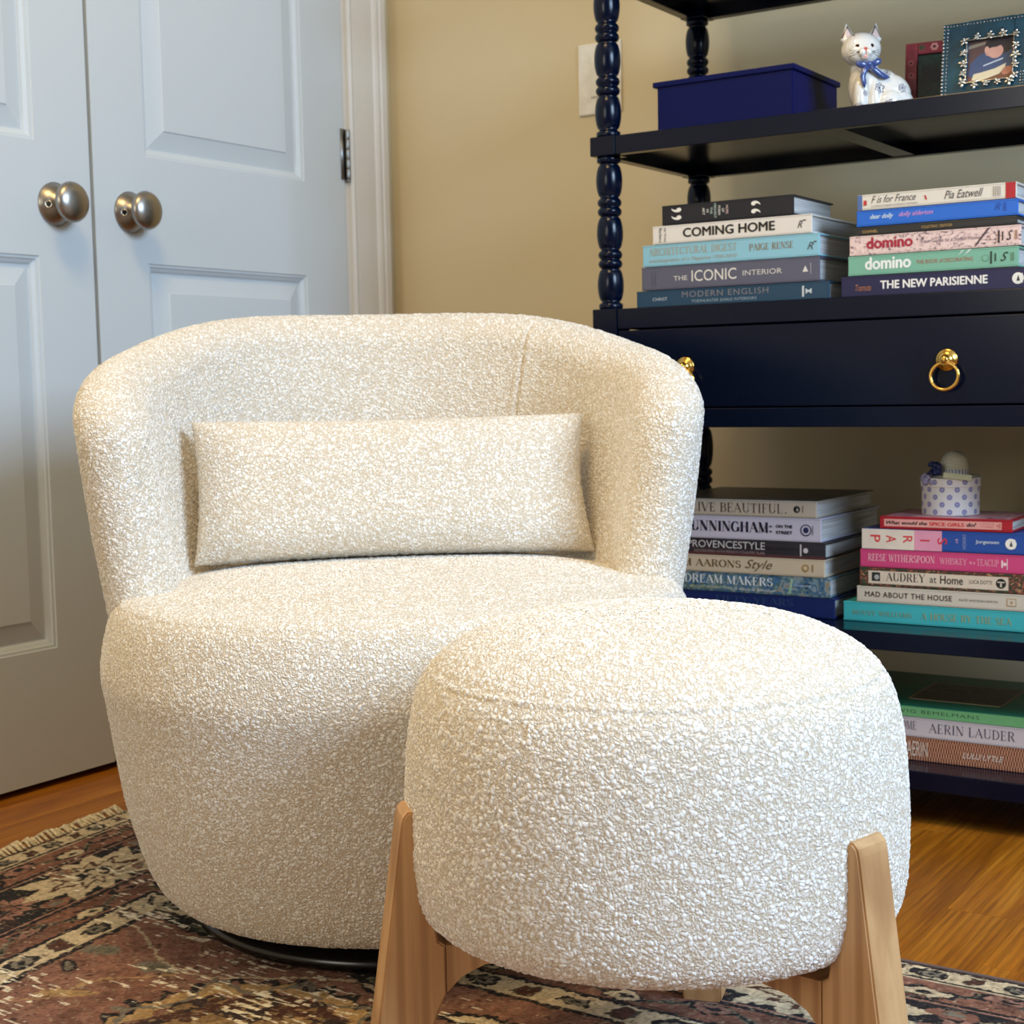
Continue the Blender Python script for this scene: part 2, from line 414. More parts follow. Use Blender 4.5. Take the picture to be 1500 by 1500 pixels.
# casing: stepped profile along z
prof = [(2.296, -.004), (2.296, .0), (2.303, .001), (2.303, .010), (2.309, .0135), (2.314, .0125), (2.317, .010), (2.322, .0115), (2.352, .0145), (2.372, .0155), (2.376, .019), (2.381, .0215), (2.388, .021), (2.391, .0235), (2.404, .024), (2.409, .021), (2.409, -.004)]
bm = BM(); a = [bm.verts.new((XL+.005+d, y, 0)) for y, d in prof]; b = [bm.verts.new((XL+.005+d, y, 2.12)) for y, d in prof]
for i in range(len(prof)-1): bm.faces.new((a[i], a[i+1], b[i+1], b[i]))
bm.faces.new(a); bm.faces.new(list(reversed(b))); bmesh.ops.recalc_face_normals(bm, faces=bm.faces)
obj('trim_1', bm, M_TRIM, kind='structure')
bm = BM(); box(bm, XL-.09, XL, 2.2935, 2.302, 0, 2.05); obj('trim_2', bm, M_TRIM, kind='structure')
bm = BM()
box(bm, -1.8795, -1.8755, 2.283, 2.296, 1.011, 1.107)
for k in range(5):
    lathe(bm, [(.0045, 0), (.0048, .0008), (.0048, .0172), (.0045, .018)], 16, Matrix.Translation((-1.871, 2.297, 1.013+k*.0186)))
lathe(bm, [(.003, 0), (.0045, .003), (.0028, .006)], 12, Matrix.Translation((-1.871, 2.297, 1.0065)))
obj('hinge', bm, M_STEEL, d2, True)
bm = BM(); lathe(bm, [(.003, 0), (.0045, .003), (.0028, .006)], 12, Matrix.Translation((-1.871, 2.297, .3)))
box(bm, -1.8795, -1.8755, 2.283, 2.296, .3, .39)
lathe(bm, [(.0048, 0), (.0048, .09)], 16, Matrix.Translation((-1.871, 2.297, .3)))
obj('hinge', bm, M_STEEL, d2, True)

# switch plate on the back wall
sp = thing('switch_plate', 'cream white wall switch plate on the tan wall behind the shelf post', 'switch', (-1.397, YB, 1.166))
bm = BM(); box(bm, -.045, .045, -.006, 0, -.064, .064, .0025); obj('plate', bm, plain('switch_plastic', (232, 226, 212), .35), sp)
bm = BM(); prism(bm, [(-.017, -.033), (.017, -.033), (.017, .033), (-.017, .033)], -.0095, -.005); obj('rocker', bm, plain('switch_plastic_rocker', (228, 222, 206), .3), sp)

# ------------------------------------------------------------------ RUG
def vnoise(x, y, s, seed=0):
    x = x*s; y = y*s; xi = np.floor(x).astype(np.int64); yi = np.floor(y).astype(np.int64); fx = x-xi; fy = y-yi
    fx = fx*fx*(3-2*fx); fy = fy*fy*(3-2*fy)
    def h(a, b):
        n = (a*374761393+b*668265263+seed*1442695041) & 0xffffffff; n = ((n ^ (n >> 13))*1274126177) & 0xffffffff
        return ((n ^ (n >> 16)) & 0xffff)/65535.
    return (h(xi, yi)*(1-fx)+h(xi+1, yi)*fx)*(1-fy)+(h(xi, yi+1)*(1-fx)+h(xi+1, yi+1)*fx)*fy
RX0 = lambda y: -1.632-.11*(y-1.24)
RYB = 1.489
def rug_color(X, Y):
    wob = (vnoise(X, Y, 60, 9)-.5)*.005+(vnoise(X, Y, 190, 19)-.5)*.006; wob2 = (vnoise(X, Y, 60, 11)-.5)*.005+(vnoise(X, Y, 190, 29)-.5)*.006; X0, Y0 = X, Y; X = X+(vnoise(X0, Y0, 170, 41)-.5)*.006; Y = Y+(vnoise(X0, Y0, 170, 42)-.5)*.006
    dl = X-RX0(Y); db = (RYB-Y)/.87
    left = dl < db
    b = np.where(left, dl, db)+wob*.35
    s = np.where(left, Y, X)+wob2*.3
    n1 = vnoise(X, Y, 14, 1); n2 = vnoise(X, Y, 45, 2); n3 = vnoise(X, Y, 150, 3); n4 = vnoise(X, Y, 330, 4)
    C = {k: np.array(lin(v)) for k, v in dict(cream=(196, 178, 148), gold=(172, 140, 98), rose=(128, 90, 76), rose2=(146, 108, 94), dark=(46, 44, 46), brown=(84, 58, 50), olive=(104, 100, 84), grey=(120, 112, 100), pale=(240, 228, 206)).items()}
    col = np.zeros(X.shape+(3,))
    def put(m, c, a=1.):
        a = np.clip(m.astype(float)*a, 0, 1)[..., None]; col[:] = col*(1-a)+C[c]*a
    put(np.ones_like(X), 'rose')
    put(vnoise(X, Y, 8, 21), 'rose2', .8); put(n2 > .72, 'brown', .35)
    # ---- field motifs
    def leaf(cx, cy, L, W, ang, c, jag=.25, k=9):
        ca, sa = math.cos(ang), math.sin(ang); u = ((X-cx)*ca+(Y-cy)*sa)/L; v = (-(X-cx)*sa+(Y-cy)*ca)/W
        th = np.arctan2(v, u); r = np.hypot(u, v)*(1+jag*(np.abs(((th*k/PI) % 1)-.5)*2-.5)+.35*(n2-.5)); put(r < 1, c)
        return r
    def ring(cx, cy, r0, w_, c, jag=.12, k=16, ex=1.):
        th = np.arctan2((Y-cy), (X-cx)*ex); r = np.hypot((X-cx)*ex, Y-cy)*(1+jag*(np.abs(((th*k/(2*PI)) % 1)-.5)*2-.5)+.12*(n2-.5)); put(np.abs(r-r0) < w_, c)
    mx, my = -.975, .985
    ring(mx, my, .139, .006, 'dark', .12, 26); ring(mx, my, .126, .0105, 'gold', .08, 22); ring(mx, my, .126, .004, 'grey', .3, 9)
    th = np.arctan2(Y-my, X-mx); rr = np.hypot(X-mx, Y-my)*(1+.25*(n2-.5))
    put((rr < .112), 'dark', .9); put((rr < .110) & (n2 > .45), 'brown'); put((rr < .08) & (n1 > .4), 'gold', .55); put((rr < .08) & (n2 > .5), 'brown', .9); put((rr < .035), 'dark'); put((rr < .112) & (n3 > .72), 'gold', .5)
    for (cx, cy, L, W, a, c) in [(-1.215, 1.19, .06, .018, -.1, 'dark'), (-1.2, 1.185, .035, .006, -.1, 'olive'), (-.93, 1.16, .06, .02, -.5, 'dark'), (-.93, 1.16, .03, .007, -.5, 'olive'),
                             (-1.26, 1.085, .022, .014, .3, 'grey'), (-1.26, 1.085, .011, .007, .3, 'olive'), (-1.17, 1.08, .026, .013, 0, 'grey'), (-1.17, 1.08, .013, .006, 0, 'olive'), (-1.255, 1.035, .022, .009, -.6, 'dark'), (-1.255, 1.035, .016, .005, -.6, 'grey'),
                             (-1.07, 1.15, .03, .008, .1, 'brown'), (-1.08, 1.152, .026, .004, .1, 'rose2'), (-1.30, .945, .03, .02, 0, 'dark'), (-1.3, .945, .018, .01, 0, 'grey'), (-1.2, .985, .03, .01, .5, 'gold'), (-.80, 1.14, .04, .015, .2, 'dark'), (-.8, 1.14, .03, .008, .2, 'cream'),
                             (-.86, 1.05, .03, .02, 0, 'olive'), (-.74, 1.05, .03, .015, .6, 'grey'), (-.7, .95, .05, .03, .3, 'dark'), (-.7, .95, .03, .015, .3, 'gold')]:
        leaf(cx, cy, L, W, a, c)
    vine = np.abs(Y-(1.12-.035*np.sin((X+1.22)*18))-.0) < .0022; put(vine & (X > -1.36) & (X < -.6), 'cream', .8)
    vine = np.abs((X+1.2)-.6*(Y-1.0)-.012*np.sin(Y*60)) < .003; put(vine & (Y < 1.1) & (rr > .16), 'gold', .8)
    # ---- borders
    def per(p, o=0): return ((s+o)/p % 1)-.5
    inb = b < .325
    put(inb, 'rose')
    # outer guard
    def guard(b0, b1, p, ph):
        m = (b >= b0) & (b < b1); put(m, 'cream'); t = (b-(b0+b1)/2)/((b1-b0)/2); q = per(p, ph)*p/((b1-b0)/2)
        r = np.hypot(t*1.1, q*.8)*(1+.5*(n2-.5)); put(m & (r < .72) & (n3 > .25), 'dark'); put(m & (r < .42), 'grey'); put(m & (r < .2), 'dark')
        q2 = per(p, ph+p/2)*p/((b1-b0)/2); r2 = np.maximum(np.abs(t)*.9, np.abs(q2+t*.3))*(1+.5*(n2-.5)); put(m & (r2 < .5) & (n3 > .18), 'dark', .9); put(m & (r2 < .38), 'brown')
        put(m & (np.abs(t) > .84), 'dark')
    def stripe(b0, b1, p, ph):
        m = (b >= b0) & (b < b1); put(m, 'rose'); put(m & (n2 > .6), 'brown', .5); t = (b-(b0+b1)/2)/((b1-b0)/2)
        v = .55*np.sin((s+ph)*2*PI/p); put(m & (np.abs(t-v) < .16), 'olive'); put(m & (np.abs(t-v) < .05), 'dark')
        for k, c1, c2 in ((0, 'dark', 'cream'), (.5, 'dark', 'rose2')):
            q = per(p, ph+k*p+p*.25)*p/((b1-b0)/2); r = np.hypot((t+(.3 if k else -.3))*1.3, q*.6)*(1+.7*(n2-.5)); put(m & (r < .62) & (n3 > .35), c1); put(m & (r < .42), c2, .9); put(m & (r < .16), c1)
        put(m & (np.abs(t) > .91), 'dark')
    guard(.005, .042, .085, 0); stripe(.042, .098, .16, .02)
    m = (b >= .098) & (b < .222); put(m, 'dark'); put(m & (n1 > .72), 'brown', .4)
    t = (b-.16)/.062
    for k, c in ((0, 'cream'), (.5, 'rose2')):
        q = per(.30, .09+k*.3)*.30/.062; th = np.arctan2(t, q); r = np.hypot(t*(1.15 if k == 0 else 2.3), q*(.6 if k == 0 else 1.5))
        spike = 1+.55*(np.abs(((th*11/(2*PI)+.2*n2) % 1)-.5)*2-.35)
        put(m & (r*spike < 1.05), c); put(m & (r*spike < .62), 'brown' if k == 0 else 'dark'); put(m & (r*spike < .5), 'cream' if k == 0 else 'rose', .9); put(m & (r < .32) & (n3 > .5), 'dark')
    for ph in (.03, .11, .19, .27):
        q = per(.30, ph)*.30/.062; r = np.hypot((t-(.6 if int(ph*100) % 16 < 8 else -.6))*2.2, q*1.3)*(1+.6*(n2-.5)); put(m & (r < .42), 'rose'); put(m & (r < .2), 'grey')
    put(m & (np.abs(t) > .95), 'rose2'); put(m & (np.abs(t) > .975), 'dark')
    stripe(.222, .278, .17, .07); guard(.278, .326, .11, .03)
    put(np.abs(b-.3285) < .002, 'dark')
    bl = np.minimum(X0-RX0(Y0), (RYB-Y0)/.87)
    for v_ in (.0405, .098, .222, .278): put(np.abs(bl-v_) < .0024, 'dark')
    for v_ in (.104, .216): put(np.abs(bl-v_) < .0018, 'rose2')
    for v_ in (.045, .320): put(np.abs(bl-v_) < .0014, 'cream', .8)
    put(bl < .006, 'dark', .8)
    # weave: wear shows pale threads, speckle
    wear = vnoise(X, Y, 5.5, 33); line = vnoise(X0*38, Y0*330+X0*30, 1., 5)
    wear = wear*np.where(b > .27, 1., .62); wl = ((line > .72) & (wear > .46) & (n3 > .3)); put(wl, 'pale', .85)
    wl = ((vnoise(X0*50, Y0*300, 1., 6) > .88) & (wear > .35)); put(wl, 'pale', .8)
    put((n4 > .8) & (n2 > .4), 'olive', .5); put((n4 < .14) & (n1 > .45), 'dark', .6); put((vnoise(X0, Y0, 260, 55) > .86), 'cream', .35)
    col *= (.66+.68*n4)[..., None]*(.85+.3*n3)[..., None]
    return np.clip(col*1.15, 0, 1)
xa = np.concatenate([np.linspace(0, 1.36, 860), 1.36+np.linspace(.01, 1.0, 50)]); ya = np.concatenate([np.linspace(-.7, .88, 60, endpoint=False), np.linspace(.88, RYB, 370)])
YY, XX = np.meshgrid(ya, xa, indexing='ij'); XX = XX+RX0(YY)
ZZ = .0065+.0006*(vnoise(XX, YY, 300, 8)-.5)
rim = np.minimum(np.minimum(XX-RX0(YY), RYB-YY), 1); ZZ = np.where(rim < 1e-6, .0008, ZZ)
rug_me = grid_mesh('rug', np.stack([XX, YY, ZZ], -1)); set_col(rug_me, rug_color(XX, YY).reshape(-1, 3))
rug = thing('rug', 'worn oriental rug in dusty rose, charcoal and cream with fringed left end', 'rug')
link('pile', rug_me, attr_mat('worn_wool', .95, .12, 700, .1, disp=.0012), rug)
bm = BM(); r = random.Random(5); y = .72
while y < RYB-.004:
    x0 = RX0(y); L = .02+.017*r.random(); a = r.uniform(-.7, .7); cl = r.uniform(.0035, .0055)
    p0 = Vector((x0+.004, y, .004)); p1 = Vector((x0-L*.45, y+a*.006, .009+r.random()*.004)); p2 = Vector((x0-L, y+a*.016, .0035))
    tube(bm, [p0, p1, p2], [cl*.5, cl*.72, cl*.35], 6)
    y += .0062+.0050*r.random()
obj('fringe', bm, plain('fringe_wool', (214, 198, 164), .95, noise=.2, scale=300), rug, True, kind='stuff')
bm = BM(); box(bm, RX0(RYB), .6, RYB-.0015, RYB+.003, .001, .0075, .001); obj('binding', bm, plain('rug_binding', (104, 88, 84), .9), rug)

# ------------------------------------------------------------------ ARMCHAIR
CX, CY = -1.0757, 1.3945; ANG = .657+.07
chair = thing('swivel_armchair', 'rounded cream boucle barrel armchair on a low black swivel base', 'armchair', (CX, CY, 0), ANG)
DR = [0.2329, 0.2862, 0.3187, 0.3362, 0.3419, 0.3212, 0.2669, 0.2008]; DZ = [0.04, 0.0557, 0.1455, 0.2595, 0.3098, 0.3793, 0.3854+.002, 0.3985]
prof = [(0, .0385), (.12, .039)]+list(zip(DR, DZ))+[(.1, .4035), (0, .4045)]
V = revolve_grid(prof, 900, 370, 2.15, seam=.3795)
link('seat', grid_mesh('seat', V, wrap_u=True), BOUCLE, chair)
def shell():
    cc = dict(phm=R(103.64), R=.3006, fl=.202, cv=.2844, t=.0869, zb=.7128, zs=.6468, pw=4.518, er=.1547, ed=.0912, ax=.9352, by=1.0624, bo=.0101, z0=.30)
    nphi, ns = 520, 330; phm = cc['phm']
    u = np.linspace(-1, 1, nphi); ph = phm*np.sin(u*PI/2*.985)/math.sin(PI/2*.985)*.35+phm*u*.65
    out = []
    n1 = int(ns*.42); n2 = ns-2*n1
    k1 = np.linspace(0, 1, n1); k2 = np.linspace(0, np.pi, n2+2)[1:-1]
    for p in ph:
        zt = cc['zb']-(cc['zb']-cc['zs'])*(math.sin(min(abs(p), PI/2))**cc['pw'])
        s = (phm-abs(p))*cc['R']; q = min(s/cc['er'], 1.); cap = math.sqrt(max(0, 1-(1-q)**2)); zt -= cc['ed']*(1-cap)
        q2 = min(s/(cc['t']*.5), 1.); th = cc['t']*max(.03, math.sqrt(max(0, 1-(1-q2)**2)))
        z0 = cc['z0']; top = cc['t']*.5; L = zt-top-z0
        A = np.concatenate([np.full(n1, -th/2), -th/2*np.cos(k2), np.full(n1, th/2)])
        Z = np.concatenate([z0+L*k1, z0+L+top*np.sin(k2), z0+L*k1[::-1]])
        # upright seam right of the back
        sd = (p-SEAM_PHI-.42*(Z-.585))*cc['R']; g = .0028*np.exp(-(sd/.0025)**2)-.0014*np.exp(-((np.abs(sd)-.006)/.003)**2)
        nin = n1+n2//2
        A[:nin] += g[:nin]
        rr = cc['R']+cc['fl']*(Z-z0)-cc['cv']*((Z-z0)/.4)**2*.1+A
        out.append(np.stack([rr*math.sin(p)*cc['ax'], rr*math.cos(p)*cc['by']+cc['bo'], Z], -1))
    V = np.array(out); idx = np.arange(nphi*ns).reshape(nphi, ns); ex = []
    for row in (0, nphi-1):
        for k in range(ns//2-1):
            f = [idx[row, k], idx[row, k+1], idx[row, ns-2-k], idx[row, ns-1-k]]
            ex.append(f if row == 0 else f[::-1])
    for i in range(nphi-1): ex.append([idx[i, 0], idx[i, ns-1], idx[i+1, ns-1], idx[i+1, 0]])
    me = grid_mesh('backrest', V, extra=np.array(ex))
    bmm = bmesh.new(); bmm.from_mesh(me); bmesh.ops.recalc_face_normals(bmm, faces=bmm.faces); bmm.to_mesh(me); bmm.free(); me.shade_smooth()
    return me
SEAM_PHI = math.atan2(.186/.935, .25/1.06)
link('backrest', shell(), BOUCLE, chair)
bm = BM(); lathe(bm, [(.20, .0075), (.243, .0075), (.250, .012), (.2515, .018), (.247, .024), (.236, .027), (.15, .028), (.1, .04), (0, .04)], 96)
obj('swivel_base', bm, M_BLACK, chair, True)
# lumbar pillow
pl = thing('lumbar_pillow', 'rectangular cream boucle lumbar pillow leaning in the armchair', 'pillow', (CX, CY, 0), ANG)
def pillow():
    nu, nv = 260, 110; a = np.linspace(-1, 1, nu); b = np.linspace(-1, 1, nv); A, B = np.meshgrid(a, b)
    f = ((1-np.abs(A)**4.)*(1-np.abs(B)**3.))**.42
    W, H, T = .2425, .0885, .050
    pinch = 1-.045*(1-np.abs(B)**2)*0+0.0
    X = A*W*(1-.03*(1-A*0)*(1-B**2)*np.abs(A)**3)*(1+.0*B); Z = B*H*(1-.055*(1-A**2)*np.abs(B)**2)
    X = X*(1+np.where(B < 0, .028*(-B)*(A > 0), 0.))
    top = np.stack([X, -T*f, Z], -1); bot = np.stack([X, T*f, Z], -1)
    V = np.concatenate([top, bot[::-1]], 0)
    me = grid_mesh('cushion', V); return me
me = pillow(); bmm = bmesh.new(); bmm.from_mesh(me); bmesh.ops.remove_doubles(bmm, verts=bmm.verts, dist=.0004); bmesh.ops.recalc_face_normals(bmm, faces=bmm.faces); bmm.to_mesh(me); bmm.free(); me.shade_smooth()
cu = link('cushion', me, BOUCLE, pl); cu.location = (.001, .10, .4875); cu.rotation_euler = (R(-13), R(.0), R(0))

# ------------------------------------------------------------------ OTTOMAN
OX, OY = -.5804, 1.087
ott = thing('ottoman', 'round cream boucle ottoman on three splayed pale wood legs', 'ottoman', (OX, OY, 0))
orr = [0.1126, 0.1619, 0.1934, 0.205, 0.2023, 0.1863, 0.1449, 0.094]; oz = [0.1532, 0.1712, 0.184, 0.2285, 0.322, 0.3778, 0.4075, 0.4201]
orr[1] = .158
V = revolve_grid([(0, .1515), (.06, .152)]+list(zip(orr, oz))+[(.05, .4235), (0, .424)], 740, 350, 2.0, seam=.381)
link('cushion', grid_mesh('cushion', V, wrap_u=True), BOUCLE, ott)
LEG = [(.252, .0065), (.237, .1), (.2135, .268), (.211, .2755), (.2065, .2775), (.1995, .2755), (.196, .25), (.1925, .20), (.187, .165), (.150, .160), (.100, .158), (0, .162), (0, .150), (.08, .150), (.12, .1500), (.150, .1475), (.168, .140), (.18, .128), (.188, .112), (.195, .09), (.204, .05), (.2125, .0065)]
for k, az in enumerate((346, 226, 106)):
    i_j = 10
    up = [(.252, .0065), (.2445, .055), (.2375, .1), (.226, .18), (.2140, .266), (.2125, .272), (.2085, .2765), (.2035, .2765), (.1985, .2745), (.1975, .27), (.195, .235), (.192, .20), (.1865, .17), (.181, .166), (.181, .1265), (.188, .112), (.195, .09), (.204, .05), (.2125, .0065)]
    arm = [(.1805, .166), (.150, .164), (.10, .160), (.012, .160), (.012, .1495), (.08, .1495), (.12, .1495), (.150, .1470), (.168, .1395), (.1805, .1275)]
    lg = None
    for nm, pts, t in (('leg', up, .0190), ('crossbar', arm, .0182)):
        b = BM(); prism(b, pts, -t, t)
        es = [e for e in b.edges if abs(e.verts[0].co.y-e.verts[1].co.y) < 1e-6]
        if nm == 'leg': bmesh.ops.bevel(b, geom=es, offset=.0016, segments=2, affect='EDGES')
        o = obj(nm, b, M_ASH, ott if nm == 'leg' else lg)
        if nm == 'leg': o.rotation_euler = (0, 0, R(az)); lg = o
# hub under cushion joins the three bars

# ------------------------------------------------------------------ ETAGERE
SX0, SX1, SY0, SY1 = -1.144, -.075, 1.97, 2.312
et = thing('etagere', 'tall navy lacquered etagere with spindle-turned posts, open shelves and a drawer', 'shelf unit', ((SX0+SX1)/2, (SY0+SY1)/2, 0))
ETO = Vector(((SX0+SX1)/2, (SY0+SY1)/2, 0))
def et_obj(name, bm, mat=M_NAVY, parent=None, smooth=False, **k):
    bmesh.ops.translate(bm, vec=-ETO, verts=bm.verts); return obj(name, bm, mat, parent or et, smooth, **k)
LEVELS = [(.052, .078), (.240, .265), (.544, .720), (.946, .973), (1.201, 1.228), (1.456, 1.483)]
B2 = .0205
def post_mesh():
    bm = BM()
    for z0, z1 in LEVELS: box(bm, -B2, B2, -B2, B2, z0-.0005, z1+.0005, .0012)
    lathe(bm, [(.012, 0), (.016, .006), (.018, .03), (.014, .046), (.017, .053)], 32)
    for (a, b), (c, d) in zip(LEVELS, LEVELS[1:]):
        h = c-b; n = 3
        pr = [(.0165, 0), (.018, .003), (.018, .008), (.0135, .011)]
        ring, cap = .0135, .011
        bead = (h-2*cap-2*(n-1)*ring)/n; z = cap
        for i in range(n):
            for t in np.linspace(0, 1, 13): pr.append((.0128+.0068*math.sin(PI*t)**.5 if 0 < t < 1 else .0128, z+bead*t))
            z += bead
            if i < n-1:
                for q in range(2):
                    for t in np.linspace(0, 1, 9): pr.append((.0138+.0042*math.sin(PI*t)**.7 if 0 < t < 1 else .0138, z+ring*t))
                    z += ring
        pr += [(.0135, h-.011), (.018, h-.008), (.018, h-.003), (.0165, h)]
        lathe(bm, [(r, b+zz) for r, zz in pr], 32)
    me = bpy.data.meshes.new('post'); bm.to_mesh(me); bm.free()
    me.materials.append(M_NAVY); me.shade_smooth()
    # blocks flat
    for p in me.polygons:
        zc = p.center.z
        if any(a-.001 <= zc <= b+.001 for a, b in LEVELS) and max(abs(p.center.x), abs(p.center.y)) > .0185: p.use_smooth = False
        if abs(p.normal.z) > .99: p.use_smooth = False
    return me
pm = post_mesh()
for px in (SX0+B2, SX1-B2):
    for py in (SY0+B2, SY1-B2):
        o = bpy.data.objects.new('post', pm); COL.objects.link(o); o.parent = et; o.location = Vector((px, py, 0))-ETO
IX0, IX1 = SX0+2*B2+.0006, SX1-2*B2-.0006
for li, (z0, z1) in enumerate(LEVELS):
    if li == 2: continue
    bm = BM(); f = .002
    # panel plus apron on four sides, recessed underside
    box(bm, IX0, IX1, SY0+f, SY0+.020, z0, z1, .0012)
    box(bm, IX0, IX1, SY1-.020, SY1-f, z0, z1, .0012)
    box(bm, SX0+f, SX0+.020, SY0+2*B2, SY1-2*B2, z0, z1, .0012)
    box(bm, SX1-.020, SX1-f, SY0+2*B2, SY1-2*B2, z0, z1, .0012)
    box(bm, SX0+.019, SX1-.019, SY0+2*B2, SY1-2*B2, z1-.012, z1-.0005)
    box(bm, IX0+.001, IX1-.001, SY0+.019, SY0+2*B2+.001, z1-.012, z1-.0005); box(bm, IX0+.001, IX1-.001, SY1-2*B2-.001, SY1-.019, z1-.012, z1-.0005)
    sh = et_obj('shelf', bm)
    bm = BM(); xb = -.60 if li != 3 else -.775
    box(bm, xb-.016, xb+.016, SY0+.02, SY1-.02, z0+.001, z1-.0115); et_obj('brace', bm, parent=sh)
# drawer case
z0, z1 = LEVELS[2]
bm = BM()
box(bm, IX0, IX1, SY0+.001, SY1-.002, .690, z1, .0012)
box(bm, IX0, IX1, SY0+.001, SY1-.002, z0, .5715, .0012)
box(bm, SX0+.002, SX0+.02, SY0+2*B2, SY1-2*B2, .5715, .690); box(bm, SX1-.02, SX1-.002, SY0+2*B2, SY1-2*B2, .5715, .690)
box(bm, IX0, IX1, SY1-.02, SY1-.002, .5715, .690)
et_obj('drawer_case', bm)
bm = BM(); box(bm, IX0+.0015, IX1-.0015, SY0+.0012, SY0+.02, .5735, .6875, .0012)
box(bm, IX0+.02, IX1-.02, SY0+.02, SY1-.04, .58, .67)
dr = et_obj('drawer', bm)
def ring_pull(x):
    c = Vector((x, SY0+.001, .6315)); bm = BM(); mt = Matrix.Translation(c) @ Matrix.Rotation(PI/2, 4, 'X')
    lathe(bm, [(.0142, 0), (.0146, .0012), (.0138, .0024), (.0118, .0026), (.0112, .0042), (.0090, .0048), (.0055, .0075), (.0048, .0105), (.0055, .0125), (.0045, .0145), (0, .0152)], 36, mt)
    box(bm, x-.0065, x+.0065, SY0-.0125, SY0-.006, .6245, .6315, .001)
    pts = [(x+.0182*math.sin(a), SY0-.0108+.001*math.cos(a), .6268-.0165+.0175*math.cos(a)) for a in np.linspace(0, 2*PI, 40, endpoint=False)]
    tube(bm, pts, .0026, 10, closed=True)
    return et_obj('ring_pull', bm, M_BRASS, dr, True)
for x in (-.991, -.610, -.229): ring_pull(x)

